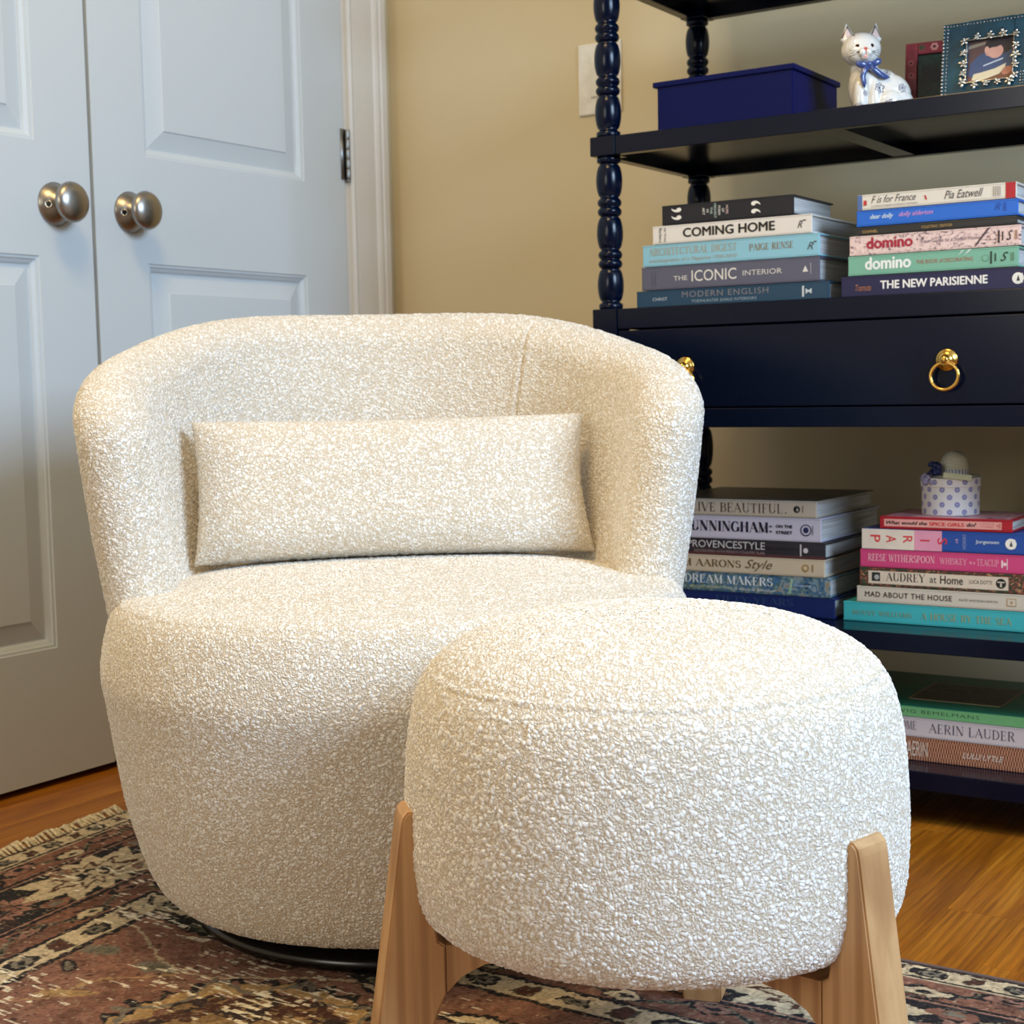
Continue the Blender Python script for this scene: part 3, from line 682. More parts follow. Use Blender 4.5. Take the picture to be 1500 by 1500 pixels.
# ------------------------------------------------------------------ serif display lettering built from strokes
def _arc(cx, cy, rx, ry, a0, a1, n=14):
    return [(cx+rx*math.cos(R(a0+(a1-a0)*i/n)), cy+ry*math.sin(R(a0+(a1-a0)*i/n))) for i in range(n+1)]
GL = {  # width, strokes (kind, points), serif centres (x, y, halfwidth)
 'A': (.86, [('t', [(.06, 0), (.43, 1)]), ('T', [(.40, 1), (.78, 0)]), ('t', [(.2, .36), (.64, .36)])], [(.08, 0, .1), (.77, 0, .13)]),
 'B': (.74, [('T', [(.17, 0), (.17, 1)]), ('a', [(.17, .98)]+_arc(.36, .75, .24, .23, 90, -90)+[(.17, .52)]), ('a', [(.17, .52)]+_arc(.38, .27, .28, .25, 90, -90)+[(.17, .02)])], [(.17, 0, .13), (.17, 1, .13)]),
 'C': (.78, [('a', _arc(.43, .5, .35, .49, 48, 312, 24)), ('t', [(.70, .68), (.70, .95)]), ('t', [(.7, .05), (.7, .25)])], []),
 'D': (.84, [('T', [(.17, 0), (.17, 1)]), ('a', [(.17, .98)]+_arc(.36, .5, .38, .48, 90, -90, 22)+[(.17, .02)])], [(.17, 0, .13), (.17, 1, .13)]),
 'E': (.70, [('T', [(.17, 0), (.17, 1)]), ('t', [(.17, .98), (.6, .98), (.6, .78)]), ('t', [(.17, .52), (.46, .52)]), ('t', [(.46, .42), (.46, .62)]), ('t', [(.17, .02), (.62, .02), (.62, .24)])], [(.17, 0, .13), (.17, 1, .13)]),
 'F': (.66, [('T', [(.17, 0), (.17, 1)]), ('t', [(.17, .98), (.6, .98), (.6, .76)]), ('t', [(.17, .5), (.46, .5)]), ('t', [(.46, .4), (.46, .6)])], [(.17, 0, .15), (.17, 1, .13)]),
 'G': (.86, [('a', _arc(.43, .5, .35, .49, 48, 330, 24)), ('t', [(.70, .68), (.70, .95)]), ('T', [(.72, .04), (.72, .42)])], [(.72, .43, .13)]),
 'H': (.9, [('T', [(.18, 0), (.18, 1)]), ('T', [(.72, 0), (.72, 1)]), ('t', [(.18, .52), (.72, .52)])], [(.18, 0, .13), (.18, 1, .13), (.72, 0, .13), (.72, 1, .13)]),
 'I': (.36, [('T', [(.18, 0), (.18, 1)])], [(.18, 0, .13), (.18, 1, .13)]),
 'J': (.5, [('T', [(.3, .15), (.3, 1)]), ('a', _arc(.15, .15, .15, .15, 0, -150))], [(.3, 1, .13)]),
 'K': (.86, [('T', [(.18, 0), (.18, 1)]), ('t', [(.18, .4), (.68, 1)]), ('T', [(.36, .6), (.72, 0)])], [(.18, 0, .13), (.18, 1, .13), (.7, 1, .12), (.72, 0, .13)]),
 'L': (.66, [('T', [(.17, 0), (.17, 1)]), ('t', [(.17, .02), (.6, .02), (.6, .28)])], [(.17, 0, .13), (.17, 1, .13)]),
 'M': (1.02, [('t', [(.12, 0), (.12, 1)]), ('T', [(.15, 1), (.48, .04)]), ('t', [(.5, .04), (.82, 1)]), ('T', [(.84, 0), (.84, 1)])], [(.12, 0, .1), (.12, 1, .1), (.84, 0, .13), (.84, 1, .13)]),
 'N': (.9, [('t', [(.14, 0), (.14, 1)]), ('T', [(.16, 1), (.72, .02)]), ('t', [(.76, 0), (.76, 1)])], [(.14, 0, .1), (.1, 1, .1), (.76, 1, .1)]),
 'O': (.88, [('a', _arc(.44, .5, .36, .49, 0, 360, 30))], []),
 'P': (.72, [('T', [(.17, 0), (.17, 1)]), ('a', [(.17, .98)]+_arc(.37, .72, .28, .26, 90, -90)+[(.17, .46)])], [(.17, 0, .15), (.17, 1, .13)]),
 'R': (.82, [('T', [(.17, 0), (.17, 1)]), ('a', [(.17, .98)]+_arc(.37, .75, .26, .23, 90, -90)+[(.17, .52)]), ('T', [(.42, .5), (.7, .02)])], [(.17, 0, .13), (.17, 1, .13), (.74, 0, .08)]),
 'S': (.64, [('a', _arc(.32, .76, .22, .23, 40, 250, 14)+_arc(.33, .26, .24, .25, 80, -150, 16)), ('t', [(.53, .72), (.53, .95)]), ('t', [(.09, .05), (.09, .28)])], []),
 'T': (.78, [('T', [(.39, 0), (.39, 1)]), ('t', [(.06, .78), (.06, .98), (.72, .98), (.72, .78)])], [(.39, 0, .15)]),
 'U': (.86, [('T', [(.18, 1), (.18, .3)]), ('a', _arc(.44, .28, .26, .27, 180, 360)), ('t', [(.70, .28), (.70, 1)])], [(.18, 1, .13), (.7, 1, .1)]),
 'V': (.86, [('T', [(.1, 1), (.44, 0)]), ('t', [(.44, 0), (.8, 1)])], [(.1, 1, .13), (.8, 1, .1)]),
 'W': (1.2, [('T', [(.1, 1), (.38, 0)]), ('t', [(.38, 0), (.6, .95)]), ('T', [(.56, 1), (.84, 0)]), ('t', [(.84, 0), (1.12, 1)])], [(.1, 1, .12), (.57, 1, .1), (1.12, 1, .1)]),
 'X': (.84, [('T', [(.12, 1), (.7, 0)]), ('t', [(.7, 1), (.1, 0)])], [(.12, 1, .12), (.7, 1, .1), (.1, 0, .1), (.72, 0, .12)]),
 'Y': (.84, [('T', [(.1, 1), (.42, .48), (.42, 0)]), ('t', [(.42, .48), (.76, 1)])], [(.1, 1, .13), (.76, 1, .1), (.42, 0, .14)]),
 ':': (.3, [('T', [(.15, .05), (.15, .2)]), ('T', [(.15, .55), (.15, .7)])], []), '.': (.26, [('T', [(.13, 0), (.13, .12)])], []), ' ': (.38, [], []),
 '&': (.8, [('a', _arc(.36, .76, .18, .22, 0, 360, 18)), ('T', [(.26, .6), (.7, 0)]), ('a', _arc(.32, .26, .24, .26, 100, 330, 16))], []),
}
def serif_geo(s, thick=.17, thin=.045, track=.06):
    V = []; F = []; x = 0
    def seg(p, q, w0, w1):
        d = Vector((q[0]-p[0], q[1]-p[1])); 
        if d.length < 1e-6: return
        n = Vector((-d.y, d.x)).normalized(); b = len(V)
        for (pt, w_) in ((p, w0), (q, w1)):
            V.append((pt[0]+n.x*w_/2, pt[1]+n.y*w_/2)); V.append((pt[0]-n.x*w_/2, pt[1]-n.y*w_/2))
        F.append((b, b+1, b+3, b+2))
    for ch in s:
        wd, st, sf = GL.get(ch, GL[' '])
        for k, pts in st:
            P = [(x+a, b) for a, b in pts]; n = len(P)
            if k in 'Tt':
                w_ = thick if k == 'T' else thin
                for p, q in zip(P, P[1:]): seg(p, q, w_, w_)
            else:
                ws = []
                for i in range(n):
                    a = P[max(i-1, 0)]; c = P[min(i+1, n-1)]; dx, dy = c[0]-a[0], c[1]-a[1]; L = math.hypot(dx, dy) or 1
                    ws.append(thin+(thick*1.05-thin)*abs(dy/L)**1.6)
                for i in range(n-1): seg(P[i], P[i+1], ws[i], ws[i+1])
        for cx_, cy_, hw in sf: seg((x+cx_-hw, cy_), (x+cx_+hw, cy_), thin, thin)
        x += wd+track
    return np.array(V), F
def add_serif(V, F, s, x0, x1, z0, z1, y, rot=0, **k):
    co, fc = serif_geo(s, **k); u = (co[:, 0]-co[:, 0].min())/np.ptp(co[:, 0]); v = (co[:, 1]-co[:, 1].min())/np.ptp(co[:, 1])
    if rot == -90: u, v = v, 1-u
    b = len(V)
    for i, (a, c) in enumerate(zip(u, v)): V.append((x0+a*(x1-x0), y-(i//4 % 12)*1e-5, z0+c*(z1-z0)))
    F.extend(tuple(b+i for i in f) for f in fc)

# ------------------------------------------------------------------ BOOKS
def cover_mat(name, rgb, rough=.38):
    return paint_mat('cover_'+name, rgb, rough, .03, 400, .4)
def pattern_mat(name, cols, scale=(60, 60, 60), rough=.4, dist=1.5):
    t = NT(name); n = t.noise(t.coord(scale), 1., 3, .6, dist); k = len(cols)
    c = t.ramp(n, [(.34+.32*i/max(1, k-1), lin(v)) for i, v in enumerate(cols)])
    t.link(c, t.b.inputs['Base Color']); t.b.inputs['Roughness'].default_value = rough; return t.m
INK = {}
def ink(rgb, metal=0):
    key = (rgb, metal)
    if key not in INK: INK[key] = plain('ink_%d_%d_%d' % rgb, rgb, .35 if metal else .5, metal, noise=.02)
    return INK[key]
def book(label, x0, x1, z0, z1, y0, depth, cmat, items, group, hard=True, art=None, page=None):
    L, T = x1-x0, z1-z0-.0004; c = .0026 if hard else .0008
    t = thing('book', label, 'book', ((x0+x1)/2, y0, z0), 0, group)
    bm = BM(); h = L/2
    box(bm, -h, h, 0, depth, 0, c, .0006); box(bm, -h, h, 0, depth, T-c, T, .0006); box(bm, -h, h, 0, .0035, .0004, T-.0004, .0012)
    obj('cover', bm, cmat, t)
    o_ = .0035 if hard else .0004
    bm = BM(); box(bm, -h+o_, h-o_, .003, depth-o_, c-.0002, T-c+.0002); obj('page_block', bm, page or M_PAGE, t)
    by = {}
    for lay, it in enumerate(items):
        k, col = it[0], it[-1] if not isinstance(it[-1], dict) else it[-2]
        kw = it[-1] if isinstance(it[-1], dict) else {}
        V, F = by.setdefault((col, k not in 'ts', lay), ([], []))
        if k in ('t', 's', 'r'):
            off = 1 if k != 'r' else 0
            a, b, d, e = it[1+off:5+off]; a = -h+a*L; b = -h+b*L; d = d*T; e = e*T
            yy = -.0004-.00004*(lay+1)
            if k == 't': add_text(V, F, it[1], a, b, d, e, yy, **kw)
            elif k == 's': add_serif(V, F, it[1], a, b, d, e, yy, **kw)
            else:
                n = len(V); V += [(a, yy, d), (b, yy, d), (b, yy, e), (a, yy, e)]; F.append((n, n+1, n+2, n+3))
        elif k == 'o':
            cxx, czz, r = -h+it[1]*L, it[2]*T, it[3]*T; n = len(V); yy = -.0004-.00004*(lay+1)
            V += [(cxx+r*math.cos(2*PI*i/24), yy, czz+r*math.sin(2*PI*i/24)) for i in range(24)]; F.append(tuple(range(n, n+24)))
        elif k == 'p':
            n = len(V); yy = -.0004-.00004*(lay+1); V += [(-h+a*L, yy, b*T) for a, b in it[1]]; F.append(tuple(range(n, n+len(it[1]))))
    for (col, flat, lay), (V, F) in by.items():
        if not F: continue
        me = bpy.data.meshes.new('lettering'); me.from_pydata(V, [], F)
        link('spine_print' if flat else 'lettering', me, ink(col) if isinstance(col, tuple) else col, t)
    return t, L, T
def logoA(x, w=.022, col=(240, 236, 228), tri=(60, 50, 50)):
    return [('o', x, .5, .26, col), ('p', [(x-.008, .38), (x+.010, .38), (x+.001, .66)], tri), ('r', x+.020, x+.0235, .28, .72, col)]
G1, G2, G3, G4, G5 = 'books stacked left above the drawer', 'books stacked right above the drawer', 'books stacked left on the shelf below the drawer', 'books stacked right on the shelf below the drawer', 'books on the bottom shelf'
YA = 2.0
W_, K_ = (236, 232, 224), (18, 18, 24)
# stack left above drawer
book('dark teal blue book lettered MODERN ENGLISH at the bottom of its stack', -1.085, -.783, .720, .7455, YA, .25, cover_mat('deep_teal', (28, 66, 92)), [
    ('t', 'MODERN ENGLISH', .25, .70, .52, .86, (128, 122, 128), dict(spacing=1.15)), ('t', 'TODHUNTER EARLE INTERIORS', .30, .64, .20, .36, (150, 168, 180)), ('t', 'CHRIST', .09, .17, .40, .58, (190, 200, 206)),
    ('r', .868, .878, .2, .8, (200, 208, 212)), ('p', [(.885, .66), (.905, .5), (.885, .34)], (200, 208, 212)), ('p', [(.895, .5), (.915, .66), (.915, .34)], (200, 208, 212))], G1)
book('grey-mauve book lettered THE ICONIC INTERIOR', -1.076, -.797, .746, .780, YA, .245, cover_mat('mauve_grey', (92, 92, 110)), [
    ('t', 'THE', .19, .27, .36, .56, (214, 210, 204), dict(bold=.01)), ('t', 'ICONIC', .295, .55, .28, .76, (222, 218, 210), dict(bold=.005)), ('t', 'INTERIOR', .585, .80, .40, .62, (214, 210, 204)),
    ('p', [(.91, .4), (.94, .4), (.925, .66)], (220, 216, 210)), ('r', .952, .956, .3, .75, (170, 168, 172)), ('t', 'Dominic Bradbury', .06, .068, .15, .8, (60, 60, 76), dict(rot=-90)), ('t', 'photographs', .078, .086, .15, .8, (60, 60, 76), dict(rot=-90))], G1)
book('pale sky blue book with faded gold serif lettering', -1.074, -.797, .7805, .812, YA, .24, cover_mat('sky_blue', (140, 194, 212)), [
    ('s', 'ARCHITECTURAL DIGEST', .04, .55, .50, .86, (168, 164, 150)), ('t', 'autobiography of a Magazine 1920-2010', .04, .55, .14, .36, (170, 164, 150), dict(shear=.3)),
    ('s', 'PAIGE RENSE', .62, .86, .42, .74, (140, 118, 92)), ('t', 'R', .935, .97, .3, .62, (74, 84, 92), dict(shear=.4)), ('r', .97, .985, .60, .66, (74, 84, 92))], G1)
book('white book with bold black COMING HOME on its spine', -1.057, -.808, .8125, .839, YA, .235, cover_mat('warm_white', (226, 220, 212)), [
    ('t', 'COMING HOME', .20, .78, .28, .80, K_, dict(bold=.03)), ('t', 'Barbara', .045, .063, .1, .88, (40, 40, 44), dict(rot=-90)), ('t', 'de Vries', .078, .092, .1, .88, (40, 40, 44), dict(rot=-90)),
    ('t', 'R', .915, .945, .30, .68, (50, 50, 54), dict(shear=.4)), ('r', .945, .965, .66, .72, (50, 50, 54))], G1)
q66 = []
book('black book with big white quotation marks on top of the left stack', -1.041, -.835, .8395, .868, YA, .15, cover_mat('ink_black', (22, 24, 34)), [
    ('t', '\u201c', .075, .155, .22, .84, W_, dict(rot=90)), ('t', '\u201d', .69, .76, .22, .84, W_, dict(rot=90)),
    ('t', 'ART', .32, .338, .36, .72, W_, dict(rot=-90)), ('t', 'IS', .352, .368, .46, .62, W_, dict(rot=-90)), ('t', 'THE', .38, .397, .38, .72, (190, 210, 200), dict(rot=-90)), ('t', 'HIGHEST', .409, .427, .16, .90, (190, 210, 200), dict(rot=-90)),
    ('t', 'FORM', .44, .458, .30, .76, W_, dict(rot=-90)), ('t', 'OF', .47, .487, .42, .62, W_, dict(rot=-90)), ('t', 'HOPE', .50, .518, .32, .76, (230, 200, 196), dict(rot=-90))], G1)
# stack right above drawer
book('deep indigo book lettered THE NEW PARISIENNE in white', -.766, -.508, .720, .749, YA, .20, cover_mat('indigo', (28, 28, 72)), [
    ('t', 'THE NEW PARISIENNE', .215, .775, .34, .74, (244, 240, 236), dict(bold=.03)), ('t', 'Tramuta', .08, .165, .30, .6, (178, 112, 78), dict(shear=.35))]+logoA(.925), G2)
book('sea green book lettered domino in white', -.756, -.527, .7495, .776, YA, .2, cover_mat('sea_green', (122, 180, 156)), [
    ('t', 'domino', .105, .385, .26, .92, (240, 244, 240), dict(bold=.035)), ('t', 'THE BOOK of DECORATING', .415, .745, .42, .62, (178, 104, 92)), ('p', [(.66, .70), (.70, .98), (.68, .98)], (190, 214, 204)), ('p', [(.69, .66), (.74, .98), (.72, .98)], (206, 222, 214)),
    ('o', .815, .5, .17, (104, 152, 130)), ('o', .815, .5, .13, (122, 180, 156)), ('r', .843, .853, .2, .82, (36, 60, 52)), ('r', .868, .876, .32, .7, (36, 60, 52)), ('t', 'S', .90, .945, .3, .74, (30, 50, 44), dict(shear=.5)), ('r', .96, .975, .3, .7, (90, 136, 112))], G2)
pk = pattern_mat('blossom_pink', [(60, 44, 50), (214, 184, 182), (232, 204, 198), (232, 204, 198), (238, 214, 206)], (70, 70, 90), .45, 2.5)
book('pale pink blossom-patterned book with red domino lettering', -.754, -.524, .7765, .803, YA, .2, pk, [
    ('t', 'domino', .105, .385, .30, .90, (172, 30, 62), dict(bold=.035)), ('t', 'Your Guide to a Stylish Home', .43, .775, .36, .62, (120, 104, 120)), ('p', [(.74, .1), (.752, .1), (.83, .95), (.815, .95)], (92, 70, 74)),
    ('o', .845, .5, .17, (196, 160, 160)), ('o', .845, .5, .13, (232, 204, 198)), ('r', .873, .883, .16, .78, (60, 40, 44)), ('r', .895, .903, .28, .72, (60, 40, 44)), ('t', 'S', .92, .955, .28, .76, (44, 34, 36), dict(shear=.5)), ('r', .967, .98, .3, .74, (170, 130, 110))], G2)
book('thin black book with small gold lettering', -.744, -.529, .8035, .8145, YA, .19, cover_mat('soft_black', (38, 38, 40)), [
    ('t', 'CHANEL', .04, .14, .25, .6, (196, 160, 96)), ('t', 'COLLECTIONS / CREATIONS', .42, .61, .32, .66, (186, 150, 88))], G2)
book('bright blue book with white and pink script lettering', -.744, -.528, .815, .8365, YA, .19, cover_mat('bright_blue', (28, 104, 206)), [
    ('t', 'dear dolly', .09, .24, .36, .74, (206, 228, 244), dict(shear=.35, bold=.02)), ('t', 'dolly alderton', .275, .49, .38, .76, (196, 150, 220), dict(shear=.35, bold=.02)), ('t', 'R', .86, .90, .4, .8, (24, 74, 168), dict(shear=.4)), ('r', .915, .93, .3, .8, (24, 80, 176))], G2)
book('cream book with grey script and a red band on top of the right stack', -.742, -.53, .837, .858, YA, .18, cover_mat('cream_jacket', (224, 218, 206)), [
    ('r', 0, .03, .02, .98, (78, 108, 166)), ('r', .935, .995, .01, .99, (178, 30, 44)), ('t', 'F is for France', .09, .38, .40, .86, (84, 80, 84), dict(shear=.4)), ('t', 'A CURIOUS CABINET OF FRENCH WONDERS', .09, .39, .16, .26, (120, 114, 116)), ('t', 'Pia Eatwell', .56, .80, .28, .80, (84, 80, 84), dict(shear=.4)),
    ('p', [(.433, .66), (.445, .6), (.452, .32), (.44, .38)], (186, 34, 48)), ('r', .04, .06, .3, .62, (196, 44, 44)), ('r', .86, .865, .2, .82, (160, 154, 150)), ('r', .873, .878, .2, .82, (160, 154, 150)), ('r', .886, .891, .2, .82, (160, 154, 150)), ('r', .899, .904, .2, .82, (160, 154, 150))], G2)
# stack left below drawer
YC = 2.05
book('royal navy blue book at the bottom of the stack beside the armchair', -1.085, -.796, .265, .2945, YC, .24, cover_mat('royal_navy', (22, 40, 96)), [('s', 'FIFTY YEARS', .35, .78, .50, .86, (40, 68, 112))], G3)
dm = pattern_mat('landscape_print', [(30, 46, 40), (70, 118, 168), (86, 104, 70), (128, 160, 188), (150, 132, 96)], (55, 55, 70), .4, 2.)
book('blue and green landscape-print book lettered DREAM MAKERS', -1.082, -.803, .295, .3235, YC, .235, dm, [
    ('s', 'DREAM MAKERS', .168, .683, .42, .88, (226, 232, 236)), ('t', 'BESPOKE CELEBRATIONS', .2, .45, .16, .28, (200, 206, 150)), ('t', 'A Vision of Splendour', .46, .70, .10, .28, (226, 226, 220), dict(shear=.3)), ('p', [(.77, .1), (.785, .1), (.80, .9), (.785, .9)], (150, 186, 160)), ('t', 'Dreaming', .8, .9, .45, .65, (190, 214, 236), dict(shear=.3))], G3)
book('beige book with brown serif lettering ending in italic Style', -1.085, -.811, .324, .350, YC, .24, cover_mat('beige', (206, 190, 164)), [
    ('s', 'SLIM AARONS', .078, .522, .32, .76, (108, 82, 54)), ('t', 'Style', .545, .705, .16, .84, (108, 82, 54), dict(shear=.45)), ('o', .893, .5, .22, (168, 134, 78)), ('o', .893, .5, .12, (206, 190, 164)), ('r', .93, .937, .3, .72, (150, 120, 76))], G3)
pv = pattern_mat('provence_stripe', [(34, 32, 36), (60, 58, 66), (26, 26, 30), (84, 50, 52)], (1.5, 1.5, 330), .35, .2)
book('dark striped book with thin white PROVENCESTYLE lettering', -1.085, -.810, .3505, .3745, YC, .24, pv, [
    ('t', 'PROVENCESTYLE', .20, .66, .44, .90, (206, 204, 206)), ('t', 'DECORATING WITH FRENCH COUNTRY FLAIR', .24, .66, .14, .30, (170, 140, 140)), ('r', 0, 1, .02, .12, (100, 50, 54)), ('r', .86, .868, .14, .88, (206, 204, 206)), ('o', .892, .5, .16, (206, 204, 206))], G3)
book('lavender white book with bold navy lettering ending ON THE STREET', -1.10, -.816, .375, .4095, YC, .245, cover_mat('lavender_white', (196, 194, 212)), [
    ('s', 'BILL CUNNINGHAM:', .054, .731, .32, .80, (18, 24, 52), dict(thick=.24)), ('t', 'ON THE', .753, .845, .56, .70, (20, 24, 44), dict(bold=.04)), ('t', 'STREET', .753, .845, .30, .44, (20, 24, 44), dict(bold=.04)),
    ('o', .918, .5, .25, (36, 42, 84)), ('o', .918, .5, .20, (196, 194, 212)), ('o', .918, .5, .13, (36, 42, 84)), ('r', .953, .957, .3, .7, (90, 90, 110))], G3)
book('greige book lettered LIVE BEAUTIFUL with a dark front cover', -1.085, -.823, .410, .4345, YC, .235, cover_mat('greige', (196, 184, 166)), [
    ('s', 'LIVE BEAUTIFUL', .24, .80, .22, .80, (70, 60, 54), dict(thick=.12, thin=.035)), ('t', '.', .815, .825, .22, .3, (70, 60, 54)), ('o', .885, .5, .21, (20, 20, 22)), ('p', [(.88, .4), (.897, .4), (.888, .62)], (190, 180, 166)), ('r', .918, .923, .3, .72, (110, 100, 92))], G3)
bm = BM(); box(bm, -.131, .131, .004, .2345, .0239, .0248); o = obj('front_cover', bm, cover_mat('charcoal', (52, 50, 48)), bpy.data.objects[[x.name for x in bpy.data.objects if x.get('label', '').startswith('greige book')][0]]); o['label'] = 'dark charcoal front cover'
# stack right below drawer
book('turquoise book with faded gold lettering at the bottom of its stack', -.783, -.50, .265, .2925, YC, .22, cover_mat('turquoise', (62, 176, 182)), [
    ('s', 'BUNNY WILLIAMS', .05, .355, .34, .60, (128, 156, 134)), ('s', 'A HOUSE BY THE SEA', .40, .84, .30, .68, (152, 160, 124)), ('o', .925, .45, .26, (188, 120, 78)), ('o', .925, .45, .14, (214, 170, 120))], G4)
book('off-white book lettered MAD ABOUT THE HOUSE', -.763, -.515, .293, .316, YC, .2, cover_mat('bone', (206, 196, 180)), [
    ('t', 'MAD ABOUT THE HOUSE', .05, .55, .36, .70, (52, 48, 46), dict(bold=.012, spacing=1.1)), ('t', 'KATE WATSON-SMYTH', .59, .80, .42, .56, (90, 84, 78)), ('r', .85, .90, .28, .74, (176, 142, 92)), ('r', .854, .896, .33, .69, (206, 196, 180)), ('r', .868, .882, .42, .58, (176, 142, 92))], G4)
au = pattern_mat('floral_garden_print', [(24, 40, 30), (60, 84, 52), (40, 34, 34), (150, 70, 60), (176, 150, 100)], (120, 120, 140), .4, 2.)
book('dark floral-edged book with AUDREY at Home on a cream label', -.759, -.515, .3165, .343, YC, .2, au, [
    ('r', .055, .855, .15, .84, (214, 198, 178)), ('r', .075, .125, .28, .76, (30, 32, 38)), ('o', .105, .5, .14, (170, 170, 168)), ('s', 'AUDREY', .16, .39, .32, .78, (46, 42, 44)), ('t', 'at', .415, .455, .34, .64, (46, 42, 44)), ('t', 'Home', .475, .605, .32, .76, (46, 42, 44), dict(bold=.015)), ('t', 'LUCA DOTTI', .64, .765, .42, .62, (60, 54, 54)), ('o', .815, .5, .26, (20, 22, 24)), ('r', .81, .82, .32, .52, (206, 196, 180)), ('r', .795, .835, .54, .60, (206, 196, 180))], G4)
book('magenta pink book with thin white serif lettering', -.758, -.515, .3435, .369, YC, .2, cover_mat('magenta', (206, 68, 122)), [
    ('s', 'REESE WITHERSPOON', .05, .44, .36, .76, (244, 206, 214), dict(thick=.12)), ('s', 'WHISKEY', .47, .625, .36, .70, (240, 190, 206), dict(thick=.1)), ('t', 'in a', .64, .67, .42, .6, (240, 190, 206)), ('s', 'TEACUP', .68, .80, .36, .72, (240, 190, 206), dict(thick=.1)), ('r', .845, .85, .2, .8, (240, 200, 210)), ('o', .835, .5, .1, (240, 200, 210)), ('r', .815, .825, .3, .7, (240, 200, 210))], G4)
book('white, pink and blue book with sideways red letters spelling PARIS', -.755, -.512, .3695, .3985, YC, .2, cover_mat('paris_blue', (32, 76, 158)), [
    ('r', .0, .31, .01, .99, (224, 212, 198)), ('r', .31, .47, .01, .99, (222, 150, 176)),
    ('t', 'P', .05, .11, .34, .70, (214, 50, 56), dict(rot=-90, bold=.01)), ('t', 'A', .145, .205, .34, .70, (214, 50, 56), dict(rot=-90, bold=.01)), ('t', 'R', .245, .30, .34, .70, (214, 50, 56), dict(rot=-90, bold=.01)), ('t', 'I', .345, .40, .47, .55, (206, 48, 70), dict(rot=-90, bold=.01)), ('t', 'S', .445, .50, .34, .66, (206, 48, 70), dict(rot=-90, bold=.01)),
    ('t', 'BY', .548, .562, .42, .64, (206, 170, 206), dict(rot=-90)), ('t', 'DESIGN', .588, .606, .16, .86, (150, 160, 206), dict(rot=-90)), ('t', 'Jorgensen', .66, .79, .42, .64, (196, 210, 226), dict(bold=.02))]+logoA(.855), G4)
book('small red book with a pink spine panel, topmost under the dotted round box', -.729, -.546, .399, .4165, YC, .13, cover_mat('crimson', (176, 22, 40)), [
    ('r', .035, .925, .20, .80, (228, 160, 152)), ('t', 'What would the', .05, .37, .36, .66, (24, 20, 22), dict(shear=.3, bold=.04)), ('t', 'SPICE GIRLS', .385, .65, .34, .64, (206, 36, 40), dict(bold=.04)), ('t', 'do?', .665, .74, .36, .68, (24, 20, 22), dict(shear=.3, bold=.04)), ('t', 'LISTEN TO', .77, .87, .55, .68, (190, 90, 80)), ('t', 'YOURSELF', .77, .87, .34, .46, (190, 90, 80)), ('o', .895, .5, .06, (170, 40, 40)), ('r', .905, .918, .3, .7, (206, 120, 112))], G4)
bm = BM(); box(bm, -.086, .086, .006, .126, .0168, .0173); o = obj('cover_panel', bm, pattern_mat('pink_cover_print', [(214, 140, 150), (228, 170, 176), (150, 90, 110)], (30, 30, 30), .35, 1.), bpy.data.objects[[x.name for x in bpy.data.objects if x.get('label', '').startswith('small red book')][0]]); o['label'] = 'pink printed panel on the front cover'
# bottom shelf
YE = 2.03
def rattan():
    t = NT('rattan_print'); v = t.coord(); sx = t.n.new('ShaderNodeSeparateXYZ'); t.link(v, sx.inputs[0])
    s = t.math('SINE', t.math('MULTIPLY', sx.outputs[0], 2*PI/.0036))
    r2 = t.math('SINE', t.math('MULTIPLY', sx.outputs[2], 2*PI/.014)); r2 = t.math('SIGN', r2)
    s2 = t.math('MULTIPLY', s, r2); n = t.noise(v, 300, 2)
    f = t.math('MULTIPLY_ADD', n, .5, t.math('MULTIPLY_ADD', s2, .4, .2))
    t.link(t.ramp(f, [(.15, lin((86, 46, 36))), (.5, lin((186, 122, 92))), (.85, lin((218, 160, 126)))]), t.b.inputs['Base Color']); t.b.inputs['Roughness'].default_value = .5; return t.m
book('woven rattan-print book at the bottom of the lowest stack', -.80, -.475, .078, .1105, YE, .27, rattan(), [
    ('t', 'LIVING', .12, .22, .2, .85, (226, 210, 196)), ('t', 'AERIN', .36, .45, .2, .84, (226, 210, 196)), ('t', 'LULU LYTLE', .60, .77, .34, .58, (232, 222, 210), dict(shear=.3))], G5)
book('blush white book with thin navy serif lettering in the lowest stack', -.80, -.462, .111, .139, YE, .28, cover_mat('blush_white', (220, 210, 212)), [
    ('s', 'ENTERTAINING AT HOME', .02, .385, .36, .80, (40, 46, 86), dict(thick=.1, thin=.03)), ('s', 'AERIN LAUDER', .438, .785, .30, .78, (40, 46, 86), dict(thick=.1, thin=.03))], G5)
bk, L, T = book('emerald green book with a mounted picture on its cover, on top of the lowest stack', -.80, -.480, .1395, .1545, YE, .235, cover_mat('emerald', (30, 130, 98)), [
    ('r', 0, 1, 0, .95, (124, 196, 130)), ('t', 'LUDWIG BEMELMANS', .23, .68, .34, .68, (60, 96, 60), dict(spacing=1.15)), ('p', [(.88, .4), (.895, .6), (.87, .58)], (70, 90, 60))], G5)
bm = BM(); box(bm, -.055, .072, .05, .17, T-.0001, T+.0005); o = obj('cover_picture', bm, pattern_mat('cover_picture_print', [(92, 84, 60), (120, 112, 84), (60, 66, 56), (140, 128, 96)], (40, 90, 40), .45, 1.5), bk); o['label'] = 'mounted picture in olive and brown with a pale border'
bm = BM()
for a, b, c_, d in ((-.058, .075, .047, .05), (-.058, .075, .17, .173), (-.058, -.055, .047, .173), (.072, .075, .047, .173)): box(bm, a, b, c_, d, T-.0001, T+.0007)
obj('picture_border', bm, ink((186, 166, 130)), bk)

